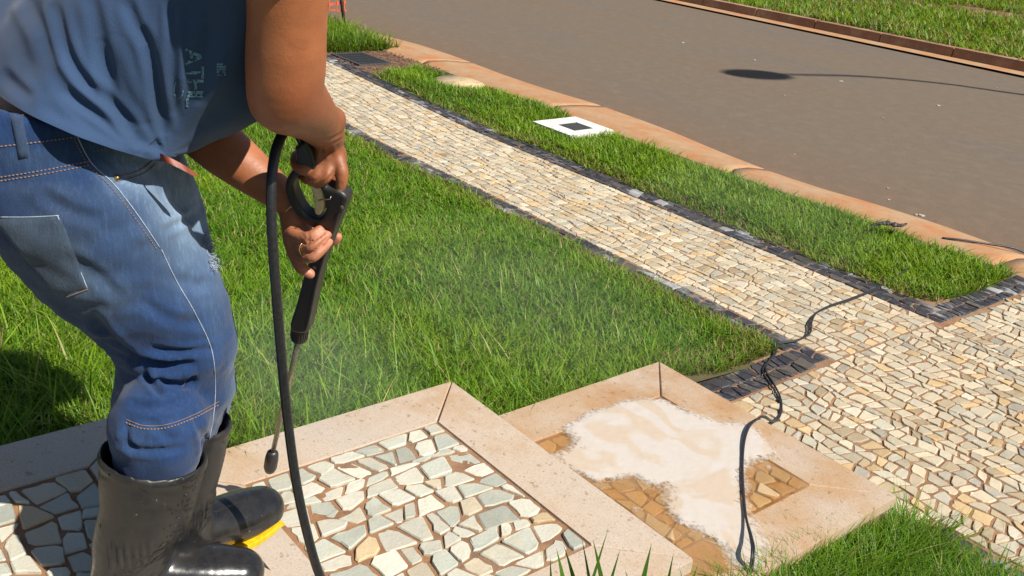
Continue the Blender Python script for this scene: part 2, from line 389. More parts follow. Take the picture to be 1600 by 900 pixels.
simple('cream_plastic', (.62, .5, .27), .4, nscale=90, var=.15, bstr=.05)
simple('steel', (.3, .26, .2), .34, .85, 160, .3)
simple('leather', (.2, .045, .02), .5, nscale=90, var=.35, bstr=.3)
simple('thread_white', (.3, .35, .42), .9, nscale=400, var=.3)
simple('thread_orange', (.2, .135, .1), .9, nscale=500, var=.4)
simple('brass', (.5, .36, .14), .35, .9, 200, .2)
simple('gold', (.8, .55, .22), .25, 1., 200, .1)
simple('hair', (.012, .009, .007), .5, nscale=300, var=.4, bstr=.6, bdist=.004)
simple('eye_white', (.7, .68, .64), .3, nscale=50, var=.05, bstr=0)
simple('grate_iron', (.07, .072, .075), .6, .3, 120, .4)
simple('pole_metal', (.3, .3, .3), .5, .5)
simple('post_wood', (.07, .035, .02), .85, nscale=60, var=.4)
simple('orange_plastic', (.75, .13, .06), .5, nscale=60, var=.25)
simple('white_plastic', (.7, .68, .66), .5, nscale=60, var=.2)
simple('paper', (.36, .32, .27), .8, nscale=80, var=.2)
simple('bark_scrap', (.035, .033, .034), .6, nscale=90, var=.6, bstr=.5)
simple('dry_leaf', (.33, .2, .1), .8, nscale=90, var=.4)
# ================================================================== SETTING
def sheet(name, xs, ys, zf, m, parent=None, col=None):
    xs = np.asarray(xs, float); ys = np.asarray(ys, float); X, Y = np.meshgrid(xs, ys, indexing='ij')
    Z = zf(X, Y) if callable(zf) else np.full_like(X, zf)
    V = np.stack([X, Y, Z], -1).reshape(-1, 3); n, k = len(xs), len(ys); i, j = np.meshgrid(np.arange(n-1), np.arange(k-1), indexing='ij'); a = (i*k+j).ravel()
    return mk(name, V, np.stack([a, a+k, a+k+1, a+1], 1), m, parent, smooth=True)
ground = tag(sheet('ground', np.linspace(-400, 400, 9), np.linspace(-400, 400, 9), -.16, M['sod']), kind='structure')
road = tag(sheet('road', np.linspace(-80, 80, 60), np.linspace(5.2, 11.8, 12), lambda X, Y: -.022+.03*np.sin((Y-5.2)/6.6*math.pi)*.5, M['asphalt']), kind='structure')
def warp(x): return np.maximum(0, -5.3-x)*.075
def lawnz(x, y): return np.interp(y, [-4, 0, .6, 1.3, 1.55, 2.37, 2.9, 3.3], [.75, .45, .385, .225, .145, .06, .02, .014]) + (fb2(x*1.3, y*1.3, 5)-.5)*.018
def bedz(x, y): return .01+np.clip(2.6-y, 0, 9)*.1+(fb2(x*1.3, y*1.3, 5)-.5)*.03
lawn = tag(sheet('lawn', np.linspace(-16, -1.955, 80), np.linspace(-4, 3.2, 50), lambda X, Y: lawnz(X, Y)-.012, M['sod']), kind='structure')
lawn_side = tag(sheet('garden_bed', np.linspace(-1.035, 1.5, 30), np.linspace(-4, 2.5, 50), lambda X, Y: bedz(X, Y)-.012, M['sod']), kind='structure')
verge = tag(sheet('verge', np.linspace(-7.2, -1.9, 60), np.linspace(4.08, 5.06, 14), lambda X, Y: .004+0*X+(fb2(X*2, Y*2, 9)-.5)*.012, M['sod']), kind='structure')
verge_b = tag(sheet('verge', np.linspace(-30, -7.95, 60), np.linspace(4.2, 5.2, 10), lambda X, Y: .004+0*X, M['sod']), kind='structure')
far_verge = tag(sheet('far_verge', np.linspace(-70, 60, 120), np.linspace(11.93, 60, 50), lambda X, Y: .09+.012*(Y-11.9)+(fb2(X*.4, Y*.4, 12)-.5)*.12, M['soil']), kind='structure')
yard = tag(sheet('neighbour_yard', np.linspace(-60, -15.9, 30), np.linspace(-4, 4.2, 14), lambda X, Y: .0+0*X, M['sod']), kind='structure')

# rolled concrete kerb between the verge and the asphalt, cast in slabs
kerb = empty('kerb'); tag(kerb, kind='structure')
def kerb_y(x): return 5.45+.06*np.sin(x*.9+1.2)+.05*np.sin(x*2.1)+.05*np.exp(-((x+7.6)/1.2)**2) - .07*np.exp(-((x+2.0)/.5)**2)
x = -2.02+1.78*9
while x > -40:
    xs = np.linspace(x-1.772, x, 22); prof = [(0, .004), (.12, .028), (.5, .02), (.9, -.006), (1.0, -.012), (1.005, -.06)]
    V = []; F = []
    for a in xs:
        y0 = 4.98+.02*math.sin(a*1.7); y1 = float(kerb_y(a))
        V += [(a, y0+(y1-y0)*t, z+.006*(vn2(a*3, t*3, 4)-.5)) for t, z in prof]
    k = len(prof); n0 = len(V)
    V += [(a, 4.98, -.08) for a in xs]
    for i in range(len(xs)-1):
        for j in range(k-1): F.append([i*k+j, (i+1)*k+j, (i+1)*k+j+1, i*k+j+1])
    F.append([n0]+list(range(k))); F.append([n0+len(xs)-1]+[(len(xs)-1)*k+j for j in range(k)][::-1])
    mk('kerb_slab', V, F, M['clay_concrete'], kerb, smooth=True); x -= 1.78
# far kerb: gutter strip and upright kerb stones
gutter = tag(sheet('gutter', np.linspace(-80, 80, 80), np.linspace(11.5, 11.78, 4), lambda X, Y: .004+0*X+.004*vn2(X, Y), M['clay_concrete']), kind='structure')
fk = empty('far_kerb'); tag(fk, kind='structure')
V0, F0 = box(0, .985, 0, .17, -.1, .115); V0[4:, 1] += np.array([.035, .035, 0, 0])
kerb_mesh = None
for i in range(60):
    x = -28+i*1.0
    if kerb_mesh is None:
        o = mk('kerb_stone', V0, F0, M['kerb_concrete'], fk); kerb_mesh = o.data
    else:
        o = bpy.data.objects.new('kerb_stone', kerb_mesh); COL.objects.link(o); o.parent = fk
    o.location = (x, 11.76+.006*random.uniform(-1, 1), random.uniform(-.006, .004)); o.rotation_euler.z = random.uniform(-.004, .004)

# ------------------------------------------------------------------ setts: irregular split stones laid in rows
def setts(x0, x1, y0, y1, sx, sy, gap, z, hh, palette, seed, along='x', cutp=.3, wob=.25, tilt=.03, keep=None, slant=.25, wf=None):
    r = np.random.default_rng(seed); out = []
    if along == 'y': a0, a1, b0, b1 = y0, y1, x0, x1
    else: a0, a1, b0, b1 = x0, x1, y0, y1
    nr = max(1, round((b1-b0)/sy)); edges = np.concatenate([[0], np.cumsum(r.uniform(.78, 1.22, nr))]); edges = b0+edges/edges[-1]*(b1-b0)
    def row(i, a):
        if i == 0 or i == nr: return edges[i]
        return edges[i]+(vn2(a/sx*.45+i*7.3, i*3.1, seed)-.5)*2*wob*sy
    for i in range(nr):
        a = a0; s_prev = 0.
        while a < a1-.25*sx:
            w = sx*r.choice([.62, .85, 1., 1.15, 1.4], p=[.15, .25, .3, .2, .1])*r.uniform(.9, 1.1); b = a+w
            if b > a1-.4*sx: b = a1; s_next = 0.
            else: s_next = r.uniform(-slant, slant)*sy
            g = gap*r.uniform(.35, 1.15, 4)
            q = [(a-s_prev+g[0], row(i, a)+g[1]*.6), (b-s_next-g[2], row(i, b)+g[1]*r.uniform(.3, 1.2)), (b+s_next-g[2]*r.uniform(.4, 1.2), row(i+1, b)-g[3]*.6), (a+s_prev+g[0]*r.uniform(.4, 1.2), row(i+1, a)-g[3]*r.uniform(.3, 1.2))]
            P = []
            for k2 in range(4):
                p, nx, pv = np.array(q[k2]), np.array(q[(k2+1) % 4]), np.array(q[k2-1])
                if r.random() < cutp:
                    c = r.uniform(.08, .32); c2 = r.uniform(.08, .32); P += [p+(pv-p)*c, p+(nx-p)*c2]
                else: P += [p+(pv-p)*.06, p+(nx-p)*.06]
                if r.random() < .35:                     # a split edge is rarely straight
                    m = .5*(p+nx); d = nx-p; P.append(m+np.array([-d[1], d[0]])*r.uniform(-.02, .07))
            P = np.array(P); c = P.mean(0)
            if along == 'y': P = P[:, ::-1][::-1]; c = c[::-1]
            a = b; s_prev = s_next
            if keep and not keep(c[0], c[1]): continue
            if wf: P = P+np.stack([0*P[:, 0], wf(P[:, 0])], 1); c = P.mean(0)
            n = len(P); top = c+(P-c)*r.uniform(.88, .945); tx, ty = r.normal(0, tilt, 2); h = z+r.normal(0, hh)
            mid = c+(P-c)*.985
            zt = h+(top-c)@np.array([tx, ty])+r.normal(0, .0006, n); zm = h-.0028+(mid-c)@np.array([tx, ty])
            V = np.vstack([np.c_[P, np.full(n, z-.03)], np.c_[mid, zm], np.c_[top, zt]])
            F = [[k2, (k2+1) % n, n+(k2+1) % n, n+k2] for k2 in range(n)]+[[n+k2, n+(k2+1) % n, 2*n+(k2+1) % n, 2*n+k2] for k2 in range(n)]+[[2*n+k2 for k2 in range(n)]]
            pc, pw = palette; col = np.array(pc[r.choice(len(pc), p=pw)])*r.uniform(.8, 1.14)
            out.append((V, F, np.clip(col, 0, .85), c))
    return out
def lay(stones, parent, name, m, limit=300, stuffname=None):
    if len(stones) > limit:                               # the ones that show largest are objects of their own
        d = [np.linalg.norm(np.array([s[3][0], s[3][1], 0])-CC) if _inview(s[3]) else 99 for s in stones]; o = np.argsort(d)
        near, rest = [stones[i] for i in o[:limit]], [stones[i] for i in o[limit:]]
    else: near, rest = stones, []
    for V, F, c, ctr in near:
        b = np.array([ctr[0], ctr[1], V[:, 2].max()]); ob = mk(name, V-b, F, m, parent, col=np.tile(c, (len(V), 1))); ob.location = b
    if rest:
        V, F = join([(s[0], s[1]) for s in rest]); C = np.vstack([np.tile(s[2], (len(s[0]), 1)) for s in rest])
        tag(mk(stuffname, V, F, m, parent, col=C), kind='stuff')
def _inview(c):
    p = PR([c[0], c[1], 0])[0]; return -20 < p[0] < 1620 and -20 < p[1] < 915
PAL_PALE = ([(.53, .51, .42), (.57, .54, .45), (.46, .465, .39), (.54, .47, .35), (.39, .4, .34), (.52, .4, .24)], [.3, .26, .2, .12, .08, .04])
PAL_WALK = ([(.51, .43, .3), (.54, .465, .335), (.47, .405, .295), (.46, .425, .33), (.54, .39, .21), (.57, .51, .395), (.4, .315, .2), (.38, .35, .28)], [.22, .2, .17, .14, .08, .06, .07, .06])
PAL_DARK = ([(.035, .034, .042), (.05, .047, .052), (.07, .06, .055), (.1, .085, .07), (.3, .3, .3)], [.4, .33, .18, .07, .02])
PAL_WET = ([(.48, .34, .19), (.52, .38, .22), (.44, .31, .17), (.52, .45, .32), (.48, .44, .35)], [.3, .25, .15, .2, .1])

walk = tag(sheet('sidewalk', np.linspace(-24, -1.8, 90), np.linspace(3.13, 4.2, 8), lambda X, Y: .004+(fb2(X*9, Y*9, 2)-.5)*.004, M['mortar']), kind='structure')
drive = tag(sheet('driveway', np.linspace(-1.985, 1.5, 70), np.linspace(2.3, 5.0, 60), lambda X, Y: .0058+(fb2(X*9, Y*9, 2)-.5)*.005, M['mortar']), kind='structure')
s = setts(-14, -1.815, 3.265, 4.015, .049, .053, .0045, .008, .0009, PAL_WALK, 11, tilt=.014, wf=warp, wob=.42, slant=.26, cutp=.36)
lay(s, walk, 'pale_stone', M['stone'], 300, 'pale_stones')
s = setts(-14, -1.79, 4.02, 4.17, .075, .055, .0032, .009, .0014, PAL_DARK, 12, wf=warp, wob=.3) + setts(-14, -1.84, 3.15, 3.26, .08, .055, .0032, .009, .0014, PAL_DARK, 13, wf=warp)
lay(s, walk, 'dark_stone', M['basalt'], 300, 'dark_stones')
s = setts(-1.81, .2, 2.385, 4.97, .05, .054, .0052, .0102, .0012, PAL_WALK, 14, tilt=.016, wob=.42, slant=.26, cutp=.42, keep=lambda x, y: not (x > -1.02 and y < 2.61) and not (x < -1.775 and y > 4.0))
lay(s, drive, 'pale_stone', M['stone'], 300, 'pale_stones')
s = setts(-1.97, -1.82, 2.39, 3.15, .05, .062, .003, .0112, .0014, PAL_DARK, 15, along='y') + setts(-1.91, -1.78, 4.175, 4.97, .046, .06, .003, .0112, .0014, PAL_DARK, 16, along='y') + setts(-1.01, .2, 2.5, 2.6, .085, .05, .005, .0112, .0014, PAL_DARK, 17)
lay(s, drive, 'dark_stone', M['basalt'], 300, 'dark_stones')

# ------------------------------------------------------------------ entrance steps
SX0, SX1 = -1.962, -1.042
def step(label, z, y0, y1, bw, palette, seed, smat='stone', gmat='granite'):
    root = empty('entry_step'); root.location = (SX0, y0, 0); tag(root, label, 'step', 'granite edged steps up to the house')
    bpy.context.view_layer.update(); off = np.array([SX0, y0, 0])
    V, F = box(SX0+.012, SX1-.012, y0-.014 if y0 > .4 else y0, y1-.012, -.14, z-.012); mk('base', V-off, F, M['mortar'], root)
    def slab(pts, bev=.004):
        P = np.array(pts, float); c = P.mean(0); n = len(P); Q = c+(P-c)*(1-bev/np.linalg.norm(P-c, axis=1)[:, None])
        V = np.vstack([np.c_[P, np.full(n, z-.035)], np.c_[P, np.full(n, z-bev)], np.c_[Q, np.full(n, z)]]); F = [list(range(n))[::-1]]
        for L in (0, 1): F += [[L*n+k, L*n+(k+1) % n, (L+1)*n+(k+1) % n, (L+1)*n+k] for k in range(n)]
        F.append([2*n+k for k in range(n)]); mk('border_slab', V-off, F, M[gmat], root)
    g = .0018; xa, xb, ya, yb = SX0, SX1, y0, y1; ia, ib, ja, jb = xa+bw, xb-bw, ya+bw, yb-bw
    slab([(xa, ya+g), (ia-g, ja+g), (ia-g, jb-g), (xa, yb-g)]); slab([(xa+g, yb), (ia+g, jb), (ib-g, jb), (xb-g, yb)])
    slab([(xb, yb-g), (ib, jb-g), (ib, ja+g), (xb, ya+g)]); slab([(xb-g, ya), (ib-g, ja), (ia+g, ja), (xa+g, ya)])
    st = setts(ia+.006, ib-.006, ja+.006, jb-.006, .06, .052, .005, z-.001, .0016, palette, seed, along='y' if seed == 22 else 'x', cutp=.42, wob=.42, slant=.3)
    st = [(V-off, F, c, ctr-off[:2]) for V, F, c, ctr in st]; lay(st, root, 'paving_stone', M[smat])
    sheet('mortar_bed', np.linspace(ia-.004, ib+.004, 30)-off[0], np.linspace(ja-.004, jb+.004, 30)-off[1], lambda X, Y: z-.0055+(fb2(X*25, Y*25, seed)-.5)*.005, M['mortar'], root)
    return root
step('upper granite edged step the worker in boots stands on', .51, -.25, .615, .165, PAL_PALE, 21)
step('middle granite edged step of pale green stones, dry and clean', .34, .625, 1.482, .158, PAL_PALE, 22)
step('lowest granite edged step flooded with soapy brown water', .17, 1.492, 2.372, .17, PAL_WET, 23, gmat='wet_granite')

porch = tag(mk('porch', *box(SX0, SX1, -2.6, -.253, -.14, .506), M['granite']), kind='structure')
# ------------------------------------------------------------------ soapy water and foam on the lowest step
def inpoly(P, poly):
    x, y = P[:, 0], P[:, 1]; r = np.zeros(len(P), bool); n = len(poly)
    for i in range(n):
        x1, y1 = poly[i]; x2, y2 = poly[i-1]; c = ((y1 > y) != (y2 > y)); r ^= c & (x < (x2-x1)*(y-y1)/(y2-y1+1e-12)+x1)
    return r
def dpoly(P, poly):
    d = np.full(len(P), 1e9)
    for i in range(len(poly)):
        a, b = np.array(poly[i-1]), np.array(poly[i]); ab = b-a; t = np.clip(((P-a) @ ab)/(ab @ ab), 0, 1); d = np.minimum(d, np.linalg.norm(P-a-t[:, None]*ab, axis=1))
    return np.where(inpoly(P, poly), d, -d)
def film(name, poly_px, z0, rough, hfun, res, m, colf=None, hole=None, thr=.0, inset=0.):
    poly = [tuple(G(780+a*.4125, 540+b*.4125, .17)[:2]) for a, b in poly_px]
    A = np.array(poly); xs = np.arange(A[:, 0].min()-.05, A[:, 0].max()+.05, res); ys = np.arange(A[:, 1].min()-.05, A[:, 1].max()+.05, res)
    X, Y = np.meshgrid(xs, ys, indexing='ij'); P = np.stack([X.ravel(), Y.ravel()], 1)
    d = dpoly(P, poly)+(fb2(P[:, 0]*14, P[:, 1]*14, 31, 4)-.5)*rough+(fb2(P[:, 0]*60, P[:, 1]*60, 35, 3)-.5)*rough*.35
    if hole is not None:
        d = np.minimum(d, hole(P, d)); rs = np.random.default_rng(5)
        for _ in range(150):                          # loose foam islands around the edge
            a = A[rs.integers(len(A))]*(u0 := rs.random())+A[rs.integers(len(A))]*(1-u0); r_ = rs.choice([.004, .006, .009, .016], p=[.4, .3, .2, .1]); q = np.hypot(P[:, 0]-a[0]-rs.normal(0, .04), P[:, 1]-a[1]-rs.normal(0, .04)); d = np.maximum(d, np.where(q < r_, (r_-q)*(.5+fb2(P[:, 0]*90, P[:, 1]*90, 66)), -1))
    ok = (d > thr) & (P[:, 1] > 1.46) & (P[:, 1] < 2.368-inset) & (P[:, 0] > SX0+.004+inset) & (P[:, 0] < SX1-.004-inset*.95*np.clip((P[:, 1]-1.68)*9, 0, 1))
    n, k = X.shape; ok2 = ok.reshape(n, k); q = ok2[:-1, :-1] & ok2[1:, :-1] & ok2[1:, 1:] & ok2[:-1, 1:]
    i, j = np.where(q); a = i*k+j; F = np.stack([a, a+k, a+k+1, a+1], 1); u, inv = np.unique(F.ravel(), return_inverse=True)
    V = np.c_[P, z0+hfun(P, np.maximum(d, 0))][u]; c = colf(P, d)[u] if colf else None
    o = mk(name, V, inv.reshape(-1, 4), m, smooth=True, col=c)
    at = o.data.attributes.new('thickness', 'FLOAT', 'POINT'); at.data.foreach_set('value', np.clip(d, 0, 1)[u].astype(np.float32)); return o
def water_mat():
    m, nt, N, L, B = mat('dirty_water'); v = geo_pos(nt); n = noise(nt, v, 9, 5, .6)
    N.remove(B); t = N.new('ShaderNodeBsdfTransparent'); t.inputs[0].default_value = (.95, .8, .6, 1); d = N.new('ShaderNodeBsdfPrincipled'); mx = N.new('ShaderNodeMixShader')
    L.new(ramp(nt, n, [(.3, (.42, .235, .1)), (.7, (.5, .33, .18))]), d.inputs['Base Color']); d.inputs['Roughness'].default_value = .12
    L.new(gray(nt, n, .3, .7, .12, .5), mx.inputs[0]); L.new(t.outputs[0], mx.inputs[1]); L.new(d.outputs[0], mx.inputs[2]); L.new(mx.outputs[0], N['Material Output'].inputs[0])
    b = N.new('ShaderNodeBump'); b.inputs['Strength'].default_value = .08; b.inputs['Distance'].default_value = .004; L.new(noise(nt, v, 40, 3), b.inputs['Height']); L.new(b.outputs[0], d.inputs['Normal']); M['dirty_water'] = m
    m, nt, N, L, B = mat('foam'); c = vcol(nt); v = geo_pos(nt); f = noise(nt, v, 330, 3, .6); lace = noise(nt, v, 75, 5, .65); pin = noise(nt, v, 210, 2, .5)
    at = N.new('ShaderNodeAttribute'); at.attribute_name = 'thickness'
    op = gray(nt, math_(nt, 'ADD', at.outputs['Fac'], gray(nt, lace, .3, .7, -.018, .018)), .0, .034, .0, .9); op = math_(nt, 'MULTIPLY', op, gray(nt, pin, .76, .8, 1., .5))
    L.new(c, B.inputs['Base Color']); B.inputs['Roughness'].default_value = .22; vo = N.new('ShaderNodeTexVoronoi'); vo.inputs['Scale'].default_value = 150; L.new(v, vo.inputs['Vector']); bump(nt, B, math_(nt, 'ADD', vo.outputs['Distance'], lace), .07, .0015)
    t = N.new('ShaderNodeBsdfTransparent'); mx = N.new('ShaderNodeMixShader'); L.new(op, mx.inputs[0]); L.new(t.outputs[0], mx.inputs[1]); L.new(B.outputs[0], mx.inputs[2]); L.new(mx.outputs[0], N['Material Output'].inputs[0]); M['foam'] = m
water_mat()
pud = film('puddle', [(60, 330), (230, 270), (420, 225), (560, 205), (640, 210), (800, 270), (960, 330), (1060, 400), (1180, 535), (1060, 600), (950, 660), (1010, 760), (950, 860), (700, 900), (500, 700), (300, 520)], .1728, .03, lambda P, d: 0*d, .008, M['dirty_water'], inset=.162)
tag(pud, 'shallow puddle of brown dirty water on the lowest step', 'puddle', kind='stuff')
def fhole(P, d):
    e = (fb2(P[:, 0]*130, P[:, 1]*130, 40, 2)-.1)*.4+np.maximum(0, d-.02)*.03
    s = (fb2(P[:, 0]*26+3, P[:, 1]*38, 44, 3)-.3)*.22+d*1.2
    return s
def fcol(P, d):
    w = fb2(P[:, 0]*6+6*fb2(P[:, 0]*4, P[:, 1]*4, 50), P[:, 1]*14+6*fb2(P[:, 0]*4, P[:, 1]*4, 53), 47, 4); w = np.clip((w-.46)*4, 0, .75)[:, None]
    return np.array([.58, .52, .46])*(1-w)+np.array([.55, .43, .31])*w
foam = film('soap_foam', [(225, 305), (390, 228), (540, 195), (640, 205), (720, 245), (830, 280), (930, 290), (1040, 360), (1080, 430), (960, 450), (945, 530), (955, 640), (1010, 710), (1050, 770), (1000, 850), (880, 860), (830, 770), (760, 720), (680, 690), (610, 640), (620, 580), (600, 545), (550, 535), (480, 515), (370, 535), (270, 490), (165, 420), (230, 390), (255, 345)], .1731, .045,
            lambda P, d: .0022*np.clip(d/.05, 0, 1)**.6+0.0012*fb2(P[:, 0]*40, P[:, 1]*40, 60)*np.clip(d/.012, 0, 1), .0028, M['foam'], fcol, fhole)
tag(foam, 'white soap foam spread over the lowest wet step', 'foam', kind='stuff')

# ------------------------------------------------------------------ grass
def blades(name, P, h, w, lean, col, parent=None, seg=3, label=None, droop=.5, cat='grass'):
    n = len(P); az = rng.uniform(0, 2*math.pi, n); D = np.stack([np.cos(az), np.sin(az), 0*az], 1); S = np.stack([-np.sin(az), np.cos(az), 0*az], 1)
    tw = rng.uniform(-.6, .6, n); S2 = S*np.cos(tw)[:, None]+np.array([0, 0, 1])*np.sin(tw)[:, None]*.4
    ts = np.linspace(0, 1, seg+1); V = np.zeros((n, 2*seg+1, 3)); C = np.zeros((n, 2*seg+1, 3))
    for i, t in enumerate(ts):
        c = P+D*(lean*h*(t*(1-droop)+droop*t*t*1.6))[:, None]+np.array([0, 0, 1])*(h*(t-.38*lean*droop*t*t))[:, None]
        ww = w*(1-.15*t if t < .5 else (1-t)*1.85)*.5
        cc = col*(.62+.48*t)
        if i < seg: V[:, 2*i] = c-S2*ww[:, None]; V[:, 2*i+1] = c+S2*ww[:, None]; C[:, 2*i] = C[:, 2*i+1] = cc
        else: V[:, 2*i] = c; C[:, 2*i] = cc
    k = 2*seg+1; b = np.arange(n)*k; T = []
    for i in range(seg-1): T += [np.stack([b+2*i, b+2*i+1, b+2*i+3], 1), np.stack([b+2*i, b+2*i+3, b+2*i+2], 1)]
    T.append(np.stack([b+2*seg-2, b+2*seg-1, b+2*seg], 1))
    o = mk(name, V.reshape(-1, 3), np.vstack(T), M['grass'], parent, smooth=True, col=C.reshape(-1, 3)); tag(o, label, cat, kind='stuff'); return o
def gcol(P, n, dry=.06, seed=70, tone=1.):
    a = np.array([.115, .235, .012]); b = np.array([.2, .315, .018]); c = np.array([.055, .14, .008]); d = np.array([.42, .36, .14])
    k = np.clip((fb2(P[:, 0]*2.2, P[:, 1]*2.2, seed)-.3)*2.2, 0, 1)[:, None]; r = rng.random((n, 1))
    col = (a*(1-k)+b*k)*(.75+.5*r); dk = rng.random(n) < .16; col[dk] = c*rng.uniform(.7, 1.4, (dk.sum(), 1))
    dr = rng.random(n) < dry*(.4+1.6*(1-k[:, 0])); col[dr] = d*rng.uniform(.5, 1.15, (dr.sum(), 1)); return col*tone*1.12
def scatter(x0, x1, y0, y1, dens, keep=None, maxpx=None):
    n = int((x1-x0)*(y1-y0)*dens); P = np.stack([rng.uniform(x0, x1, n), rng.uniform(y0, y1, n)], 1)
    p = PR(np.c_[P, np.full(n, .08)]); m = (p[:, 2] > .3) & (p[:, 0] > -90) & (p[:, 0] < 1690) & (p[:, 1] > -60) & (p[:, 1] < 1010)
    m |= (rng.random(n) < .3) & (np.hypot(P[:, 0]+1.5, P[:, 1]-1) < 9)          # beyond the frame the grass goes on, thinner
    if keep: m &= keep(P[:, 0], P[:, 1])
    P = P[m]; d = np.linalg.norm(np.c_[P, np.zeros(len(P))]-CC, axis=1); return P, d
def edge(x, y, s, a=.07): return (fb2(x*7, y*7, s)-.5)*2*a
# lawn by the steps
P, d = scatter(-9.2, -1.955, -2.5, 3.3, 26000, lambda x, y: (y < 3.165+warp(x)+edge(x, y, 80, .045)) & (x < -1.972+np.where(y > 2.35, -.015+edge(x, y, 83, .035), .008)))
k = rng.random(len(P)) < np.clip(1.15*(2.6/d)**1.25, 0, 1); P, d = P[k], d[k]
n = len(P); hh = fb2(P[:, 0]*2.5, P[:, 1]*2.5, 85); H = rng.uniform(.026, .06, n)*(.55+1.*hh); W_ = rng.uniform(.002, .0037, n)*np.clip(d/2.4, 1, 2.2)
edgeD = (P[:, 1] > 3.05+warp(P[:, 0])) | ((P[:, 0] > -2.15) & (P[:, 1] > 2.45)); C = gcol(P, n, .045); q = edgeD & (rng.random(n) < .3); C[q] = np.array([.34, .26, .1])*rng.uniform(.5, 1.1, (q.sum(), 1)); H[edgeD] *= .75
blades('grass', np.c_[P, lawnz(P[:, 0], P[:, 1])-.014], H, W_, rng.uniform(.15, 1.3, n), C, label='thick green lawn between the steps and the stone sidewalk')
near_n = n
# longer wild blades in the lawn beside the steps
P, d = scatter(-3.4, -1.96, -.3, 2.6, 700, lambda x, y: x < -1.98); n = len(P)
blades('grass', np.c_[P, lawnz(P[:, 0], P[:, 1])-.01], rng.uniform(.06, .13, n)*np.clip(1.5-.6*np.abs(P[:, 0]+1.95), .5, 1.2), rng.uniform(.003, .0055, n), rng.uniform(.2, 1.1, n), gcol(P, n, .03, 71, 1.15), seg=4, label='long loose grass blades growing along the step edges')
# verge between the sidewalk and the road
cov = lambda x, y: ~((x > -5.235) & (x < -4.785) & (y > 4.5) & (y < 4.925)) & ~(((x+6.56)/.26)**2+((y-4.83)/.2)**2 < 1)
P, d = scatter(-7.25, -1.9, 4.1, 5.12, 19000, lambda x, y: cov(x, y) & (y > 4.15+warp(x)+edge(x, y, 90, .045)+.07*np.exp(-((x+1.92)/.08)**2)) & (y < 4.9+edge(x, y, 92, .07)+.05*np.sin(x*1.9)) & (x < -1.905+edge(x, y, 94, .04)) & (x > -7.12-.25*(y-4.6)))
k = rng.random(len(P)) < np.clip(1.1*(3.4/d)**1.2, 0, 1); P, d = P[k], d[k]; n = len(P)
H = rng.uniform(.032, .075, n)*(.6+.9*fb2(P[:, 0]*2.5, P[:, 1]*2.5, 95)); C = gcol(P, n, .04, 72); ed = P[:, 1] < 4.27+warp(P[:, 0]); q = ed & (rng.random(n) < .3); C[q] = np.array([.3, .24, .1])*rng.uniform(.5, 1.1, (q.sum(), 1)); H[ed] *= .7
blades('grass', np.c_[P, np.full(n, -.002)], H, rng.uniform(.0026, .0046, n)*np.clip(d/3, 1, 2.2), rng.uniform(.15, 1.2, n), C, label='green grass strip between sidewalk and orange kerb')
P, d = scatter(-11.5, -7.95, 4.25, 5.3, 5000, lambda x, y: (y < 5.1+edge(x, y, 96, .1)) & (x < -7.95+.35*(y-4.7)+edge(x, y, 97, .12))); n = len(P)
blades('grass', np.c_[P, np.full(n, 0.)], rng.uniform(.06, .2, n), rng.uniform(.006, .01, n), rng.uniform(.2, 1., n), gcol(P, n, .05, 73, .9), label='tall weedy grass around the orange taped post')
# far side of the road
P, d = scatter(-30, 12, 11.95, 30, 800, lambda x, y: fb2(x*.8, y*.8, 99) > .27); k = rng.random(len(P)) < np.clip(1.2*(13/d)**1.3, 0, 1); P, d = P[k], d[k]; n = len(P)
blades('grass', np.c_[P, .085+.012*(P[:, 1]-11.9)+(fb2(P[:, 0]*.4, P[:, 1]*.4, 12)-.5)*.12], rng.uniform(.06, .16, n), rng.uniform(.014, .024, n), rng.uniform(.2, 1.2, n), gcol(P, n, .16, 74, .95), seg=2, label='patchy grass field beyond the far kerb of the road')
# grass at the right of the steps: long dense blades
P, d = scatter(-1.06, 1.2, -1.5, 2.52, 30000, lambda x, y: (x > -1.045) & (y < 2.46+edge(x, y, 101, .04)) & ((y > 1.55+edge(x, y, 102, .1)) | (PR(np.c_[x, y, 0*x+.12])[:, 1] > 960))); n = len(P)
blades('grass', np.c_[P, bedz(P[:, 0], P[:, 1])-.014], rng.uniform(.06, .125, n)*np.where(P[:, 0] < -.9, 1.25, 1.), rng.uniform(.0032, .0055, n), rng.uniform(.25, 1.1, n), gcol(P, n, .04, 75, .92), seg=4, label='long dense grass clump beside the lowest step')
# ================================================================== PERSON
Z3 = .51
LAT = nrm((-.85, .52, 0))                      # towards his left, away from the camera
hipN = W(66, 238, 1.385); hipF = hipN+.29*LAT
kneeN = W(300, 538, 1.56); kneeF = W(284, 532, 1.79)
def boot_frame(toe, heel, L=.285):
    f = nrm(np.array([toe[0]-heel[0], toe[1]-heel[1], 0])); s = np.array([-f[1], f[0], 0]); o = np.array([toe[0], toe[1], Z3])-f*L
    return o, f, s
bN = boot_frame(G(408, 920, Z3), G(196, 945, Z3)); bF = boot_frame(G(434, 808, Z3), G(322, 868, Z3))
BZ = 1.1; SHN, SHF = .03, -.006            # how far forward each shaft leans over its foot
def bl(b, x, y, z): return b[0]+b[1]*x+b[2]*y+np.array([0, 0, z*BZ])
ankN = bl(bN, .075, 0, .10); ankF = bl(bF, .075, 0, .10)
topN = bl(bN, .095, 0, .25); topF = bl(bF, .095, 0, .25)
shN = W(452, -165, 1.17); shF = shN+.36*LAT+np.array([0, 0, -.05])
elN = W(440, 158, 1.31); wrN = W(513, 208, 1.535)
elF = W(292, 178, 1.66); wrF = W(458, 322, 1.655)
neck = (shN+shF)/2+np.array([.02, .04, .04]); pel = (hipN+hipF)/2
headc = neck+np.array([.10, .12, .12])

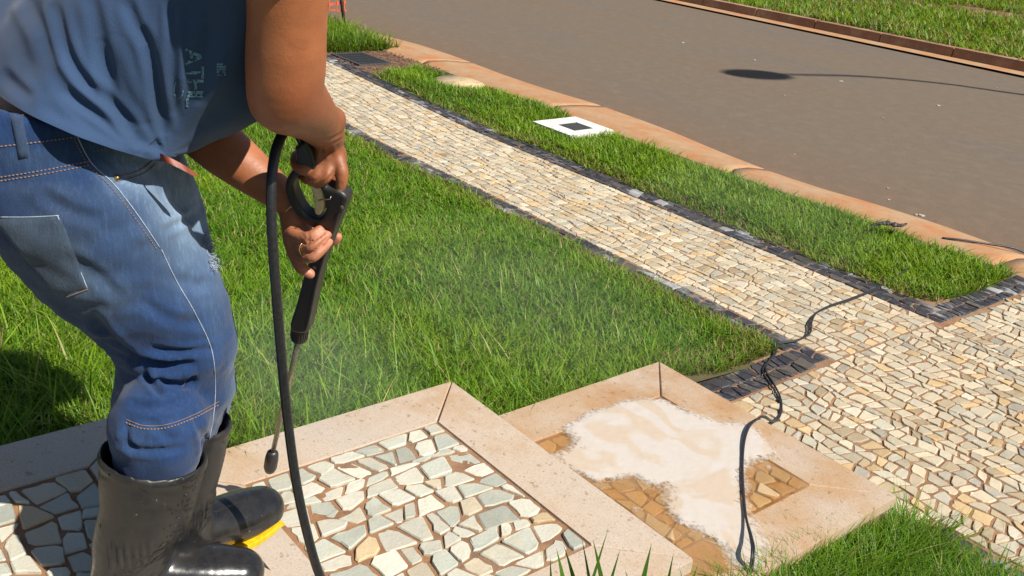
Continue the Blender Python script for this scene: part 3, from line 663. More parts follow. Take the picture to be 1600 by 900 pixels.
def px4(px, py, d, rpx): return (*W(px, py, d), rpx*d/FPX)     # pixel, depth, radius in pixels
# ---------------- body: head, neck, torso, arms and hands in one skin
B = SDF((-1.98, .12, .98), (-.92, 1.06, 2.02), .0034)
ax_sp = nrm(neck-pel); axN = nrm(-LAT); axV = np.cross(ax_sp, axN); ax3 = np.array([axN-ax_sp*(axN@ax_sp), axV, ax_sp]); ax3[0] = nrm(ax3[0]); ax3[1] = nrm(np.cross(ax3[2], ax3[0]))
B.ell(pel+.04*ax_sp, (.165, .12, .13), ax3, .03); B.ell(pel+.2*ax_sp, (.145, .105, .16), ax3, .04); B.ell(pel+.36*ax_sp, (.165, .12, .15), ax3, .04)
B.chain([(*(shN+.03*LAT), .06), (*((shN+neck)/2-.01*ax_sp), .065), (*((shF+neck)/2-.01*ax_sp), .065), (*(shF-.03*LAT), .06)], .03)
B.cap(neck-.04*ax_sp, headc-.03*nrm(headc-neck), .062, .058, .03)
hd = nrm(np.array([.45, .62, -.62])); hu = nrm(np.cross(np.cross(hd, (0, 0, 1)), hd)); hs = np.cross(hd, hu)     # face looks down at the nozzle
HA = np.array([hs, hd, hu])
B.ell(headc+.015*hu, (.075, .095, .105), HA, .02); B.ell(headc+.035*hd-.07*hu, (.055, .055, .05), HA, .03)
B.cap(headc+.093*hd+.005*hu, headc+.115*hd-.028*hu, .009, .014, .012)
B.cap(headc+.08*hd+.03*hu-.035*hs, headc+.08*hd+.03*hu+.035*hs, .014, .014, .012)
B.cap(headc+.088*hd-.058*hu-.016*hs, headc+.088*hd-.058*hu+.016*hs, .009, .009, .006); B.cap(headc+.086*hd-.072*hu-.014*hs, headc+.086*hd-.072*hu+.014*hs, .009, .009, .005)
for s in (-1, 1):
    B.ell(headc+s*.078*hs-.01*hu-.005*hd, (.012, .02, .032), HA, .006); B.ell(headc+.09*hd+.008*hu+s*.032*hs, (.014, .01, .01), HA, .0, cut=True)
# right arm (near the camera)
B.chain([(*shN, .06), (*W(450, -60, 1.215), .055), px4(449, 20, 1.25, 62), px4(447, 90, 1.285, 62), px4(447, 138, 1.315, 59), px4(462, 160, 1.36, 53), px4(484, 178, 1.43, 42), px4(501, 196, 1.495, 34), px4(512, 212, 1.54, 27)], .012, 5)
B.cap(W(430, 165, 1.32), W(436, 172, 1.33), .024, .02, .03)                    # point of the elbow
B.cap(W(527, 184, 1.49), W(529, 188, 1.50), .012, .01, .015)                   # wrist bone
# right hand: back of the hand towards the camera, closed on the handle
for a, r0, r1 in (((529, 250), 15, 12), ((516, 258), 16, 12), ((502, 261), 16, 12), ((489, 258), 15, 12)):
    B.cap(W(512, 214, 1.545), W(*a, 1.555), r0*1.54/FPX, r1*1.55/FPX, .009)
B.cap(W(508, 226, 1.56), W(508, 246, 1.57), .024, .022, .012)
B.chain([px4(528, 250, 1.553, 11), px4(534, 266, 1.551, 10.5), px4(534, 282, 1.556, 9.6), px4(531, 297, 1.566, 7.6)], .003, 4)                        # finger along the body
B.chain([px4(516, 260, 1.552, 11), px4(509, 276, 1.548, 10.2), px4(497, 286, 1.565, 9.2), px4(488, 283, 1.59, 8.5)], .003, 4)
B.chain([px4(502, 262, 1.552, 11), px4(494, 276, 1.548, 10.2), px4(482, 280, 1.565, 9.2), px4(474, 275, 1.59, 8.5)], .003, 4)
B.chain([px4(490, 258, 1.552, 11), px4(476, 265, 1.548, 10), px4(464, 258, 1.555, 9.4), px4(462, 246, 1.57, 8.8), px4(468, 240, 1.585, 8)], .003, 4)
B.chain([px4(516, 222, 1.56, 13), px4(530, 240, 1.59, 12), px4(528, 262, 1.605, 10), px4(520, 280, 1.61, 8.5)], .004, 4)                               # thumb, behind the handle
# left arm (far side) and hand under the barrel
B.chain([(*shF, .058), (*((shF+elF)/2+.01*LAT), .052), px4(288, 172, 1.66, 45), px4(318, 205, 1.655, 44), px4(352, 236, 1.65, 41), px4(392, 268, 1.65, 35), px4(428, 296, 1.652, 28), px4(450, 316, 1.655, 22), px4(461, 333, 1.655, 19.5)], .012, 5)
B.cap(W(461, 340, 1.655), W(463, 372, 1.645), .022, .021, .014, flat=CF, q=.8); B.cap(W(468, 345, 1.66), W(470, 392, 1.65), .02, .017, .014, flat=CF, q=.8); B.cap(W(459, 350, 1.655), W(465, 398, 1.648), .018, .015, .012)
B.chain([px4(460, 366, 1.636, 13), px4(472, 371, 1.618, 9.6), px4(486, 368, 1.607, 8.2), px4(498, 360, 1.612, 7.6), px4(508, 353, 1.622, 6.4)], .0025, 4)
B.chain([px4(464, 382, 1.64, 11), px4(476, 387, 1.617, 8.6), px4(489, 385, 1.602, 7.9), px4(505, 372, 1.608, 7.3), px4(518, 361, 1.622, 6.2)], .0025, 4)
B.chain([px4(466, 393, 1.642, 11), px4(477, 402, 1.62, 8.6), px4(490, 402, 1.605, 7.8), px4(504, 390, 1.61, 7.2), px4(515, 378, 1.624, 6.1)], .0025, 4)
B.chain([px4(464, 392, 1.65, 12), px4(465, 406, 1.645, 11), px4(471, 419, 1.64, 9.6), px4(485, 428, 1.642, 7.8)], .0025, 4)
B.chain([px4(474, 352, 1.675, 13), px4(500, 366, 1.70, 11), px4(520, 375, 1.70, 9.6), px4(528, 370, 1.693, 7.2)], .004, 4)                              # thumb, its tip shows past the barrel
BV, BF = B.mesh(); BV = relax(BV, BF, 1, .4); BN = vnormals(BV, BF)
# keep only the connected body (drop stray shells) -- all primitives overlap, so nothing else is needed
BV = stroke(BV, BN, [([(481, 361), (483, 372), (480, 380)], 1.6, .0016), ([(472, 366), (478, 372)], 1.4, .0012), ([(495, 357), (499, 365)], 1.2, .0009), ([(506, 365), (510, 372)], 1.2, .0009), ([(503, 381), (507, 388)], 1.2, .0009),
    ([(484, 378), (474, 383), (466, 384)], 1.6, .0018), ([(448, 331), (458, 325), (470, 322)], 1.6, .0012), ([(527, 274), (541, 273)], 1.2, .0009), ([(528, 262), (541, 260)], 1.2, .0008), ([(526, 288), (539, 287)], 1.1, .0008),
    ([(525, 266), (512, 280), (500, 288)], 1.8, .002), ([(510, 268), (498, 280), (486, 284)], 1.8, .0018), ([(496, 222), (520, 216), (538, 206)], 2.5, .0014), ([(500, 229), (524, 222), (540, 213)], 2.2, .001),
    ([(520, 226), (526, 246)], 3, -.0012), ([(508, 228), (512, 252)], 3, -.0012), ([(497, 230), (499, 252)], 3, -.0011), ([(486, 379), (497, 371), (508, 363)], 1.5, .0035), ([(489, 394), (501, 382), (512, 370)], 1.5, .0035), ([(471, 377), (480, 381), (488, 379)], 1.5, .0025), ([(474, 394), (484, 395), (492, 392)], 1.5, .0025)])
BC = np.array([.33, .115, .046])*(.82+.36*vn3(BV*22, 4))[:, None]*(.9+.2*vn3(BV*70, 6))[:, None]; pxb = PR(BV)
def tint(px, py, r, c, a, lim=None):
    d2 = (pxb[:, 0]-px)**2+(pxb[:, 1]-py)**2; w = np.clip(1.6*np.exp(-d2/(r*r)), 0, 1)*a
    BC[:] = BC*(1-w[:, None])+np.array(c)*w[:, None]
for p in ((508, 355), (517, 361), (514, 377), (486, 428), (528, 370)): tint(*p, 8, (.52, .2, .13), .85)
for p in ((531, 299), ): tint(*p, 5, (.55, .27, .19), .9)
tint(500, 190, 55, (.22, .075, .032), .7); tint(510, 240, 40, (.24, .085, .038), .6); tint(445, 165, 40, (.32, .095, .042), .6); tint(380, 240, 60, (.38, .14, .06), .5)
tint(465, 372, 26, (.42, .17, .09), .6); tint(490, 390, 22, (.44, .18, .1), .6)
h_w = np.clip((BV-headc)@hu*40-1.2-((BV-headc)@hd)*12, 0, 1)
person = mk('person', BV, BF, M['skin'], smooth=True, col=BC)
tag(person, 'person in blue T-shirt, jeans and black rubber boots bending over a pressure washer gun', 'person')
bvB = bvh_of(person)
# hair and eyes
Hs = SDF(headc-.16, headc+.16, .005); Hs.ell(headc+.022*hu-.008*hd, (.083, .1, .108), HA, 0); Hs.ell(headc+.1*hd-.045*hu, (.11, .09, .085), HA, 0, cut=True); Hs.ell(headc-.1*hu+.03*hd, (.12, .1, .075), HA, 0, cut=True)
hv, hf = Hs.mesh(); hn = vnormals(hv, hf); hv = hv+hn*((vn3(hv*120)-.5)*.006)[:, None]
mk('hair', hv, hf, M['hair'], person, smooth=True)
for s in (-1, 1):
    c = headc+.079*hd+.008*hu+s*.032*hs; E_ = SDF(c-.02, c+.02, .0025); E_.cap(c, c+.0001, .0125, .0125, 0); ev, ef = E_.mesh(); mk('eye', ev, ef, M['eye_white'], person, smooth=True)
# ---------------- jeans
J = SDF((-2.02, .02, .56), (-1.12, .86, 1.5), .0042)
J.ell((hipN+hipF)/2+.02*ax_sp, (.19, .135, .15), ax3, .05)
J.chain([(*(hipN+.05*LAT+.09*ax_sp-.01*ax3[1]), .118), (*(hipN+.05*LAT), .132), (*W(128, 330, 1.43), .125), (*W(200, 420, 1.49), .113), (*W(262, 496, 1.545), .098), (*W(289, 545, 1.575), .084), (*W(277, 600, 1.60), .077), (*W(266, 645, 1.62), .073), (*bl(bN, .108+SHN, 0, .325), .071), (*bl(bN, .1+SHN, 0, .28), .069), (*bl(bN, .09+SHN, 0, .22), .055), (*(bl(bN, .08+.8*SHN, 0, .15)), .036)], .03, 4)
J.chain([(*(hipF-.05*LAT+.09*ax_sp), .118), (*(hipF-.04*LAT), .13), (*((hipF*.6+kneeF*.4)), .112), (*(hipF*.25+kneeF*.75), .1), (*kneeF, .09), (*(kneeF*.6+ankF*.4), .084), (*bl(bF, .108+SHF, 0, .325), .069), (*bl(bF, .097+SHF, 0, .27), .062), (*bl(bF, .083, 0, .16), .036)], .03, 4)
J.cap(W(262, 515, 1.56), W(252, 625, 1.615), .074, .072, .03)
J.cap(hipN-.02*LAT-.075*ax3[1]-.03*ax_sp, hipF+.05*LAT-.075*ax3[1]-.03*ax_sp, .1, .1, .05)
# waist: cut the top flat, hollow
X_, Y_, Z_ = np.meshgrid(*[J.lo[i]+J.h*np.arange(J.n[i]) for i in range(3)], indexing='ij')
w0, w1, w2 = W(0, 176, 1.34), W(120, 204, 1.28), W(262, 236, 1.40); wc = w0; wn_ = nrm(np.cross(w1-w0, w2-w0)); wn_ = wn_ if wn_[2] > 0 else -wn_
pl = ((X_-wc[0])*wn_[0]+(Y_-wc[1])*wn_[1]+(Z_-wc[2])*wn_[2]).astype(np.float32)
J.g = np.maximum(J.g, pl)
J.g = np.maximum(J.g, (.60-Z_).astype(np.float32)); del X_, Y_, Z_, pl
JV, JF = J.mesh(); JV = relax(JV, JF, 2, .5); JN = vnormals(JV, JF)
# soft overall cloth unevenness, then the creases one sees
JV = JV+JN*((vn3(JV*np.array([16, 16, 22]))-.5)*.012+(vn3(JV*np.array([40, 40, 60]), 7)-.5)*.004)[:, None]
JV = stroke(JV, JN, [([(200, 562), (257, 572), (306, 568)], 8, .012), ([(222, 576), (240, 602), (254, 618)], 6, .010), ([(250, 594), (287, 602), (306, 590)], 6, .009), ([(200, 632), (245, 637), (290, 624)], 7, .005),
    ([(235, 545), (287, 551), (335, 545)], 6, .006), ([(140, 490), (181, 540), (215, 562)], 9, .008), ([(255, 362), (310, 334)], 6, .004), ([(190, 262), (250, 300), (290, 330)], 10, .004), ([(60, 300), (110, 330), (160, 345)], 10, .004),
    ([(180, 690), (230, 705), (290, 700)], 6, .005), ([(300, 640), (320, 690), (318, 730)], 6, .005), ([(205, 655), (195, 680), (215, 712)], 6, .005), ([(260, 430), (300, 445), (340, 440)], 9, .003), ([(215, 470), (270, 500), (320, 505)], 9, .004),
    ([(100, 400), (150, 430), (190, 470)], 10, .004), ([(230, 655), (270, 690)], 7, .003), ([(150, 235), (180, 262), (190, 290)], 5, .003)])
JN = vnormals(JV, JF); jp = PR(JV)
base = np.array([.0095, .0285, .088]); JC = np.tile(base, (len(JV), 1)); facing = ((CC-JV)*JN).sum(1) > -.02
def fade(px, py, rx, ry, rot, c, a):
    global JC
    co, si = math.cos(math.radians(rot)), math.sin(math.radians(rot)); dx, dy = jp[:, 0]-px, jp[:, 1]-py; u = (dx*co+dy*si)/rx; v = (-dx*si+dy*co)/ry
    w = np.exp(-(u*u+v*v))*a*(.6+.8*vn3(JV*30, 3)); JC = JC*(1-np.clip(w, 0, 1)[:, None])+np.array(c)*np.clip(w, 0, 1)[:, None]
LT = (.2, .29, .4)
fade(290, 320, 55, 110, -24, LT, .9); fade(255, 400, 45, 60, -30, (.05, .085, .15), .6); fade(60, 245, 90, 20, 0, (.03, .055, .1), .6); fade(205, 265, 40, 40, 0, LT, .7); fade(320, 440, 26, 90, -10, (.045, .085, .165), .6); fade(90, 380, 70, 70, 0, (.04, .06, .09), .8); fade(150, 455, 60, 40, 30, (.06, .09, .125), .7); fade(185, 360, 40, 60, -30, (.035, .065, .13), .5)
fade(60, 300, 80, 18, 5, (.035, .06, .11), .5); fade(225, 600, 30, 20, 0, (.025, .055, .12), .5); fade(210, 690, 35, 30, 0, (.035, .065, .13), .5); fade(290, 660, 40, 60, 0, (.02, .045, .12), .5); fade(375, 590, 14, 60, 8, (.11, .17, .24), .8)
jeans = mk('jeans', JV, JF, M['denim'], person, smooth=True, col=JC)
bvJ = bvh_of(jeans)
def trace(bvh, pts, off, n=10):
    C = catmull(np.array(pts, float), n) if len(pts) > 2 else np.linspace(pts[0], pts[1], n)
    H = [hit(bvh, a, b, off) for a, b in C]; return np.array([h for h in H if h is not None])
def seam(bvh, pts, parent, m, r=.0011, off=.0006, name='seam', dash=False):
    T = trace(bvh, pts, off)
    if len(T) < 3: return
    ok = [0]+[i for i in range(1, len(T)) if np.linalg.norm(T[i]-T[i-1]) < .05]; T = T[ok]
    if not dash: v, f = tube(T, r, 5)
    else:
        L = np.concatenate([[0], np.cumsum(np.linalg.norm(np.diff(T, axis=0), axis=1))]); parts = []; s = 0
        while s < L[-1]-.004:
            a = np.array([np.interp(q, L, T[:, c]) for q in (s, s+.0032) for c in range(3)]).reshape(2, 3); parts.append(tube(a, r, 4)); s += .005
        if not parts: return
        v, f = join(parts)
    mk(name, v, f, m, parent, smooth=True)
def patch(bvh, quad, nu, nv, off, thick, parent, m, name, col):   # a sewn-on piece that follows the cloth
    A, B_, C_, D_ = [np.array(q, float) for q in quad]; V = []; ok = np.zeros((nu+1, nv+1), int)-1
    for i in range(nu+1):
        for j in range(nv+1):
            u, v = i/nu, j/nv; p = (A*(1-u)+B_*u)*(1-v)+(D_*(1-u)+C_*u)*v; edge_ = i in (0, nu) or j in (0, nv)
            h = hit(bvh, p[0], p[1], off*.1 if edge_ else off+thick)
            if h is not None: ok[i, j] = len(V); V.append(h)
    F = [[ok[i, j], ok[i, j+1], ok[i+1, j+1], ok[i+1, j]] for i in range(nu) for j in range(nv) if min(ok[i, j], ok[i, j+1], ok[i+1, j+1], ok[i+1, j]) >= 0]
    if F: return mk(name, V, F, m, parent, smooth=True, col=np.tile(np.array(col), (len(V), 1)))
patch(bvJ, [(-14, 341), (94, 337), (138, 452), (88, 462)], 18, 18, .0006, .0028, jeans, M['denim'], 'back_pocket', (.034, .052, .08))
patch(bvJ, [(15, 178), (34, 176), (47, 246), (29, 249)], 5, 12, .001, .005, jeans, M['denim'], 'belt_loop', (.026, .045, .09))
patch(bvJ, [(-12, 225), (-4, 222), (2, 240), (-8, 246)], 3, 4, .001, .003, jeans, M['denim'], 'brand_tab', (.026, .045, .09))
seam(bvJ, [(90, 337), (96, 352), (112, 392), (137, 451)], jeans, M['thread_white'], .0008); seam(bvJ, [(137, 452), (118, 459), (104, 464)], jeans, M['thread_orange'], .001); seam(bvJ, [(0, 339), (45, 339), (92, 337)], jeans, M['thread_white'], .0008)
seam(bvJ, [(121, 214), (143, 255), (178, 288), (215, 336), (250, 388)], jeans, M['thread_white'], .0008); seam(bvJ, [(116, 216), (138, 258), (172, 291), (209, 339), (245, 390)], jeans, M['thread_orange'], .0008, dash=True)
seam(bvJ, [(252, 390), (276, 440), (305, 490), (330, 545), (336, 600), (333, 650), (320, 722)], jeans, M['thread_white'], .0008)
seam(bvJ, [(0, 283), (70, 272), (143, 258)], jeans, M['thread_orange'], .001, dash=True); seam(bvJ, [(0, 277), (70, 266), (141, 252)], jeans, M['thread_orange'], .001, dash=True); seam(bvJ, [(0, 229), (60, 222), (122, 213)], jeans, M['thread_orange'], .001, dash=True)
seam(bvJ, [(178, 277), (205, 271), (226, 261), (239, 249)], jeans, M['thread_orange'], .0011); seam(bvJ, [(178, 284), (206, 278), (230, 267), (243, 255)], jeans, M['thread_orange'], .0009, dash=True); seam(bvJ, [(145, 236), (160, 233), (176, 228)], jeans, M['thread_orange'], .0009, dash=True)
seam(bvJ, [(196, 660), (225, 670), (262, 668), (305, 652), (342, 632)], jeans, M['thread_orange'], .0012, dash=True); seam(bvJ, [(197, 655), (225, 665), (262, 663), (305, 647), (342, 627)], jeans, M['denim'] and M['thread_orange'], .0006)
h = hit(bvJ, 181, 278, .001)
if h is not None:
    v, f = lathe([(0, .0035), (.6, .0048), (1, .002)], h, h-CF*.0028, 10); mk('rivet', v, f, M['brass'], jeans, smooth=True)
# frayed rip on the thigh
parts = []
for i in range(130):
    t = rng.random(); p0 = hit(bvJ, 324+t*12+rng.uniform(-9, 6), 362+t*56, .001)
    if p0 is None: continue
    dv = CR*rng.uniform(.003, .013)+CU*rng.uniform(-.012, .006)-CF*rng.uniform(0, .006); parts.append(tube(catmull([p0, p0+dv*.5+rng.normal(0, .0015, 3), p0+dv+rng.normal(0, .002, 3)], 3), .0005, 4))
if parts: v, f = join(parts); tag(mk('frayed_threads', v, f, M['thread_white'], jeans), kind='stuff')
# leather belt end
C = catmull([W(236, 240, 1.36), W(258, 248, 1.33), W(285, 261, 1.335), W(309, 275, 1.35)], 8); V = []; F = []; q = nrm(CU-.5*CR); m_ = len(C)
for i, c in enumerate(C):
    w_ = .0062*(1 if i < m_-5 else max(.12, (m_-1-i)/5)**.5)
    V += [c+q*w_, c-q*w_, c-q*w_+CF*.003, c+q*w_+CF*.003]
for i in range(m_-1):
    for k in range(4): F.append([4*i+k, 4*i+(k+1) % 4, 4*i+4+(k+1) % 4, 4*i+4+k])
F += [[0, 1, 2, 3], [4*m_-1, 4*m_-2, 4*m_-3, 4*m_-4]]; mk('belt', V, F, M['leather'], person)
# ---------------- T-shirt: closed rings swept from hem to neck, cloth thickness added
Nn, Vv = ax3[0], ax3[1]
def ring(c, rn, rf, rv, rd, twist=0):
    out = []
    for a in ANG:
        co, si = math.cos(a), math.sin(a); out.append(c+ax3[0]*(co*(rn if co > 0 else rf))+VEN*(si*(rv if si > 0 else rd)))
    return np.array(out)
VEN = ax3[1] if ax3[1][2] < 0 else -ax3[1]
hemdef = [(-90, (-170, 30, 1.5)), (-62, (0, 152, 1.31)), (-38, (62, 187, 1.275)), (-15, (122, 214, 1.275)), (8, (180, 234, 1.29)), (28, (222, 246, 1.315)), (48, (256, 252, 1.35)), (64, (273, 245, 1.40)), (80, (271, 208, 1.45)), (98, (276, 193, 1.52)), (120, (312, 177, 1.60)), (150, (290, 160, 1.70)), (185, (225, 130, 1.76)), (220, (110, 85, 1.78)), (250, (-40, 50, 1.66))]
NA = 220; ANG = np.radians(np.linspace(-90, 270, NA, endpoint=False))
ha = np.array([a for a, _ in hemdef]+[270]); hp = np.array([W(*p) for _, p in hemdef]+[W(*hemdef[0][1])])
hem = np.stack([np.interp(np.degrees(ANG), ha, hp[:, c]) for c in range(3)], 1)
for _ in range(5): hem = .5*hem+.25*(np.roll(hem, 1, 0)+np.roll(hem, -1, 0))
L_ = np.linalg.norm(neck-pel); cs = lambda t: pel+ax_sp*(L_*t)
rings = [hem, .35*hem+.65*ring(cs(.40)+VEN*.02, .185, .18, .165, .19), ring(cs(.58)+VEN*.02, .195, .19, .155, .19), ring(cs(.78)+VEN*.0, .2, .17, .112, .165), ring(cs(.93), .16, .14, .1, .115), ring(cs(1.02), .09, .09, .08, .08), ring(cs(1.06), .07, .07, .068, .068)]
Rr = np.array(rings); NVv = 90; tv = np.linspace(0, len(rings)-1, NVv); S_ = np.zeros((NVv, NA, 3))
Q = np.concatenate([[2*Rr[0]-Rr[1]], Rr, [2*Rr[-1]-Rr[-2]]])
for i, t in enumerate(tv):
    k = min(int(t), len(rings)-2); u = t-k; p0, p1, p2, p3 = Q[k:k+4]; S_[i] = .5*(2*p1+(p2-p0)*u+(2*p0-5*p1+4*p2-p3)*u*u+(3*p1-p0-3*p2+p3)*u**3)
SV = S_.reshape(-1, 3); ii, jj = np.meshgrid(np.arange(NVv-1), np.arange(NA), indexing='ij'); j2 = (jj+1) % NA
SF = np.stack([(ii*NA+jj).ravel(), (ii*NA+j2).ravel(), ((ii+1)*NA+j2).ravel(), ((ii+1)*NA+jj).ravel()], 1)
def subdiv(V, F):
    e = np.sort(np.vstack([F[:, [0, 1]], F[:, [1, 2]], F[:, [2, 3]], F[:, [3, 0]]]), 1); u, inv = np.unique(e, axis=0, return_inverse=True); inv = inv.ravel(); n = len(F); me = len(V)+inv.reshape(4, n).T; fc = len(V)+len(u)+np.arange(n)
    V2 = np.vstack([V, .5*(V[u[:, 0]]+V[u[:, 1]]), V[F].mean(1)])
    return V2, np.vstack([np.stack([F[:, k], me[:, k], fc, me[:, k-1]], 1) for k in range(4)])
SV, SF = subdiv(SV, SF); SN = vnormals(SV, SF)
if ((SV-cs(.5))*SN).sum() < 0: SF = SF[:, ::-1].copy(); SN = -SN
sp = PR(SV); kx, ky = 262, 240; ang = np.degrees(np.arctan2(sp[:, 1]-ky, sp[:, 0]-kx)); rad = np.hypot(sp[:, 0]-kx, sp[:, 1]-ky)
fold = np.sin(np.radians(ang)*13+2.2*vn3(SV*7, 2)+.6)*np.exp(-((rad-150)/90)**2)*.003          # cloth gathered towards the hanging corner
SV = SV+SN*(fold+(vn3(SV*11, 5)-.5)*.014+(vn3(SV*26, 9)-.5)*.004)[:, None]
_ss = [([(84, 5), (101, 70), (122, 115), (164, 157), (200, 196), (226, 228)], 7, .013), ([(155, 60), (171, 140), (189, 175), (212, 204)], 8, .013), ([(222, 40), (241, 122), (258, 212)], 7, .011), ([(196, 0), (210, 35), (226, 70)], 7, .008),
    ([(101, 140), (147, 175), (200, 214)], 6, .009), ([(0, 112), (25, 135), (50, 156)], 7, .005), ([(60, 60), (90, 120), (140, 190)], 9, .005), ([(268, 0), (270, 100), (271, 180)], 6, .010), ([(40, -10), (60, 40), (95, 100)], 10, .006), ([(140, -10), (150, 30), (158, 70)], 8, .007),
    ([(238, 222), (245, 228), (252, 226)], 7, .012), ([(290, 0), (292, 60), (288, 120)], 10, .005), ([(180, 60), (200, 120), (232, 190)], 8, -.006), ([(60, 165), (140, 205), (215, 232)], 7, .004), ([(10, 20), (40, 80), (90, 150)], 12, .005), ([(325, 30), (322, 100), (312, 165)], 9, .006)]
SV = stroke(SV, SN, [(p, w*1.35, d_*.48) for p, w, d_ in _ss])
SN = vnormals(SV, SF)
inner = SV-SN*.0022; nS = len(SV); hemE = []
cnt = {}
eb = np.sort(np.vstack([SF[:, [0, 1]], SF[:, [1, 2]], SF[:, [2, 3]], SF[:, [3, 0]]]), 1); ue, ne = np.unique(eb, axis=0, return_counts=True); ue = ue[ne == 1]
V2 = np.vstack([SV, inner]); F2 = np.vstack([SF, SF[:, ::-1]+nS, np.stack([ue[:, 0], ue[:, 1], ue[:, 1]+nS, ue[:, 0]+nS], 1)])
# sleeves
def sleeve(pts, n=44):
    C = catmull(np.array(pts, float), 6); T = np.gradient(C[:, :3], axis=0); V = []; m = len(C); u = nrm(np.cross(T[0], LAT))
    for i in range(m):
        t = nrm(T[i]); u = nrm(u-t*(u@t)); w = np.cross(t, u)
        for k in range(n):
            a = 2*math.pi*k/n; r = C[i, 3]*(1+.05*math.sin(3*a+i*.3)+.03*math.sin(7*a+i*.2)); V.append(C[i, :3]+r*(u*math.cos(a)+w*math.sin(a)))
    V = np.array(V); i, j = np.meshgrid(np.arange(m-1), np.arange(n), indexing='ij'); F = np.stack([(i*n+j).ravel(), (i*n+(j+1) % n).ravel(), ((i+1)*n+(j+1) % n).ravel(), ((i+1)*n+j).ravel()], 1); return V, F
sl = [sleeve([(*(shN+.09*LAT+.02*ax_sp), .075), (*shN, .08), (*W(448, -96, 1.205), .072), (*W(451, -42, 1.245), .063)]), sleeve([(*(shF-.09*LAT), .075), (*shF, .08), (*((shF*.65+elF*.35)), .075), (*((shF*.45+elF*.55)), .072)])]
for v, f in sl:
    F2 = np.vstack([F2, f+len(V2)]); V2 = np.vstack([V2, v])
SCc = np.tile(np.array([.029, .057, .12]), (len(V2), 1))*(.85+.3*vn3(V2*9, 12))[:, None]
shirt = mk('shirt', V2, F2, M['shirt_cotton'], person, smooth=True, col=SCc)
bvS = bvh_of(shirt)
# faded lettering printed down the front of the shirt
def letters():
    R_ = []   # strokes as (x0,y0,x1,y1,width) in pixels of the print
    def L(cx, cy, w, h, segs, lw): R_.extend([(cx+a*w, cy+b*h, cx+c*w, cy+d*h, lw) for a, b, c, d in segs])
    # reading downwards, tops of the letters to the right
    Ar = [(-.5, -.5, .5, 0), (-.5, .5, .5, 0), (-.1, -.3, -.1, .3)]; Tr = [(.5, -.5, .5, .5), (-.5, 0, .5, 0)]; Hr = [(-.5, -.5, .5, -.5), (-.5, .5, .5, .5), (0, -.5, 0, .5)]; Lr = [(-.5, -.5, .5, -.5), (-.5, -.5, -.5, .5)]
    L(302, 88, 26, 22, Ar, 3.6); L(304, 113, 26, 20, Tr, 3.6); L(306, 135, 26, 18, Hr, 3.6); L(305, 158, 24, 18, Lr, 3.6)
    L(346, 108, 14, 16, [(-.5, -.5, .5, -.5), (-.5, 0, .5, 0), (-.5, .5, .5, .5), (-.5, -.25, .5, -.25), (-.5, .25, .5, .25)], 2.4)
    for a in range(14):
        t0, t1 = a/14*4.4, (a+1)/14*4.4; R_.append((279+7*math.cos(t0), 140+13*math.sin(t0), 279+7*math.cos(t1), 140+13*math.sin(t1), 1.2))
    return R_
pv = []; pf = []; g = {}
for (a, b, c, d, lw) in letters():
    st = .8; L = math.hypot(c-a, d-b); nx, ny = -(d-b)/L, (c-a)/L
    for i in range(int(L/st)):
        for j in range(int(lw*2/st)+1):
            q = []
            for di, dj in ((0, 0), (1, 0), (1, 1), (0, 1)):
                t = (i+di)*st; o_ = -lw+(j+dj)*st; q.append((a+(c-a)/L*t+nx*o_*.6, b+(d-b)/L*t+ny*o_*.6))
            if vn2(q[0][0]*.35, q[0][1]*.35, 20) < .36: continue
            hs_ = [hit(bvS, *p, .0009) for p in q]
            if any(h is None for h in hs_): continue
            n0 = len(pv); pv += hs_; pf.append([n0, n0+1, n0+2, n0+3])
simple('shirt_print', (.1, .2, .28), .8, nscale=200, var=.35)
if pf: mk('faded_print', pv, pf, M['shirt_print'], shirt)
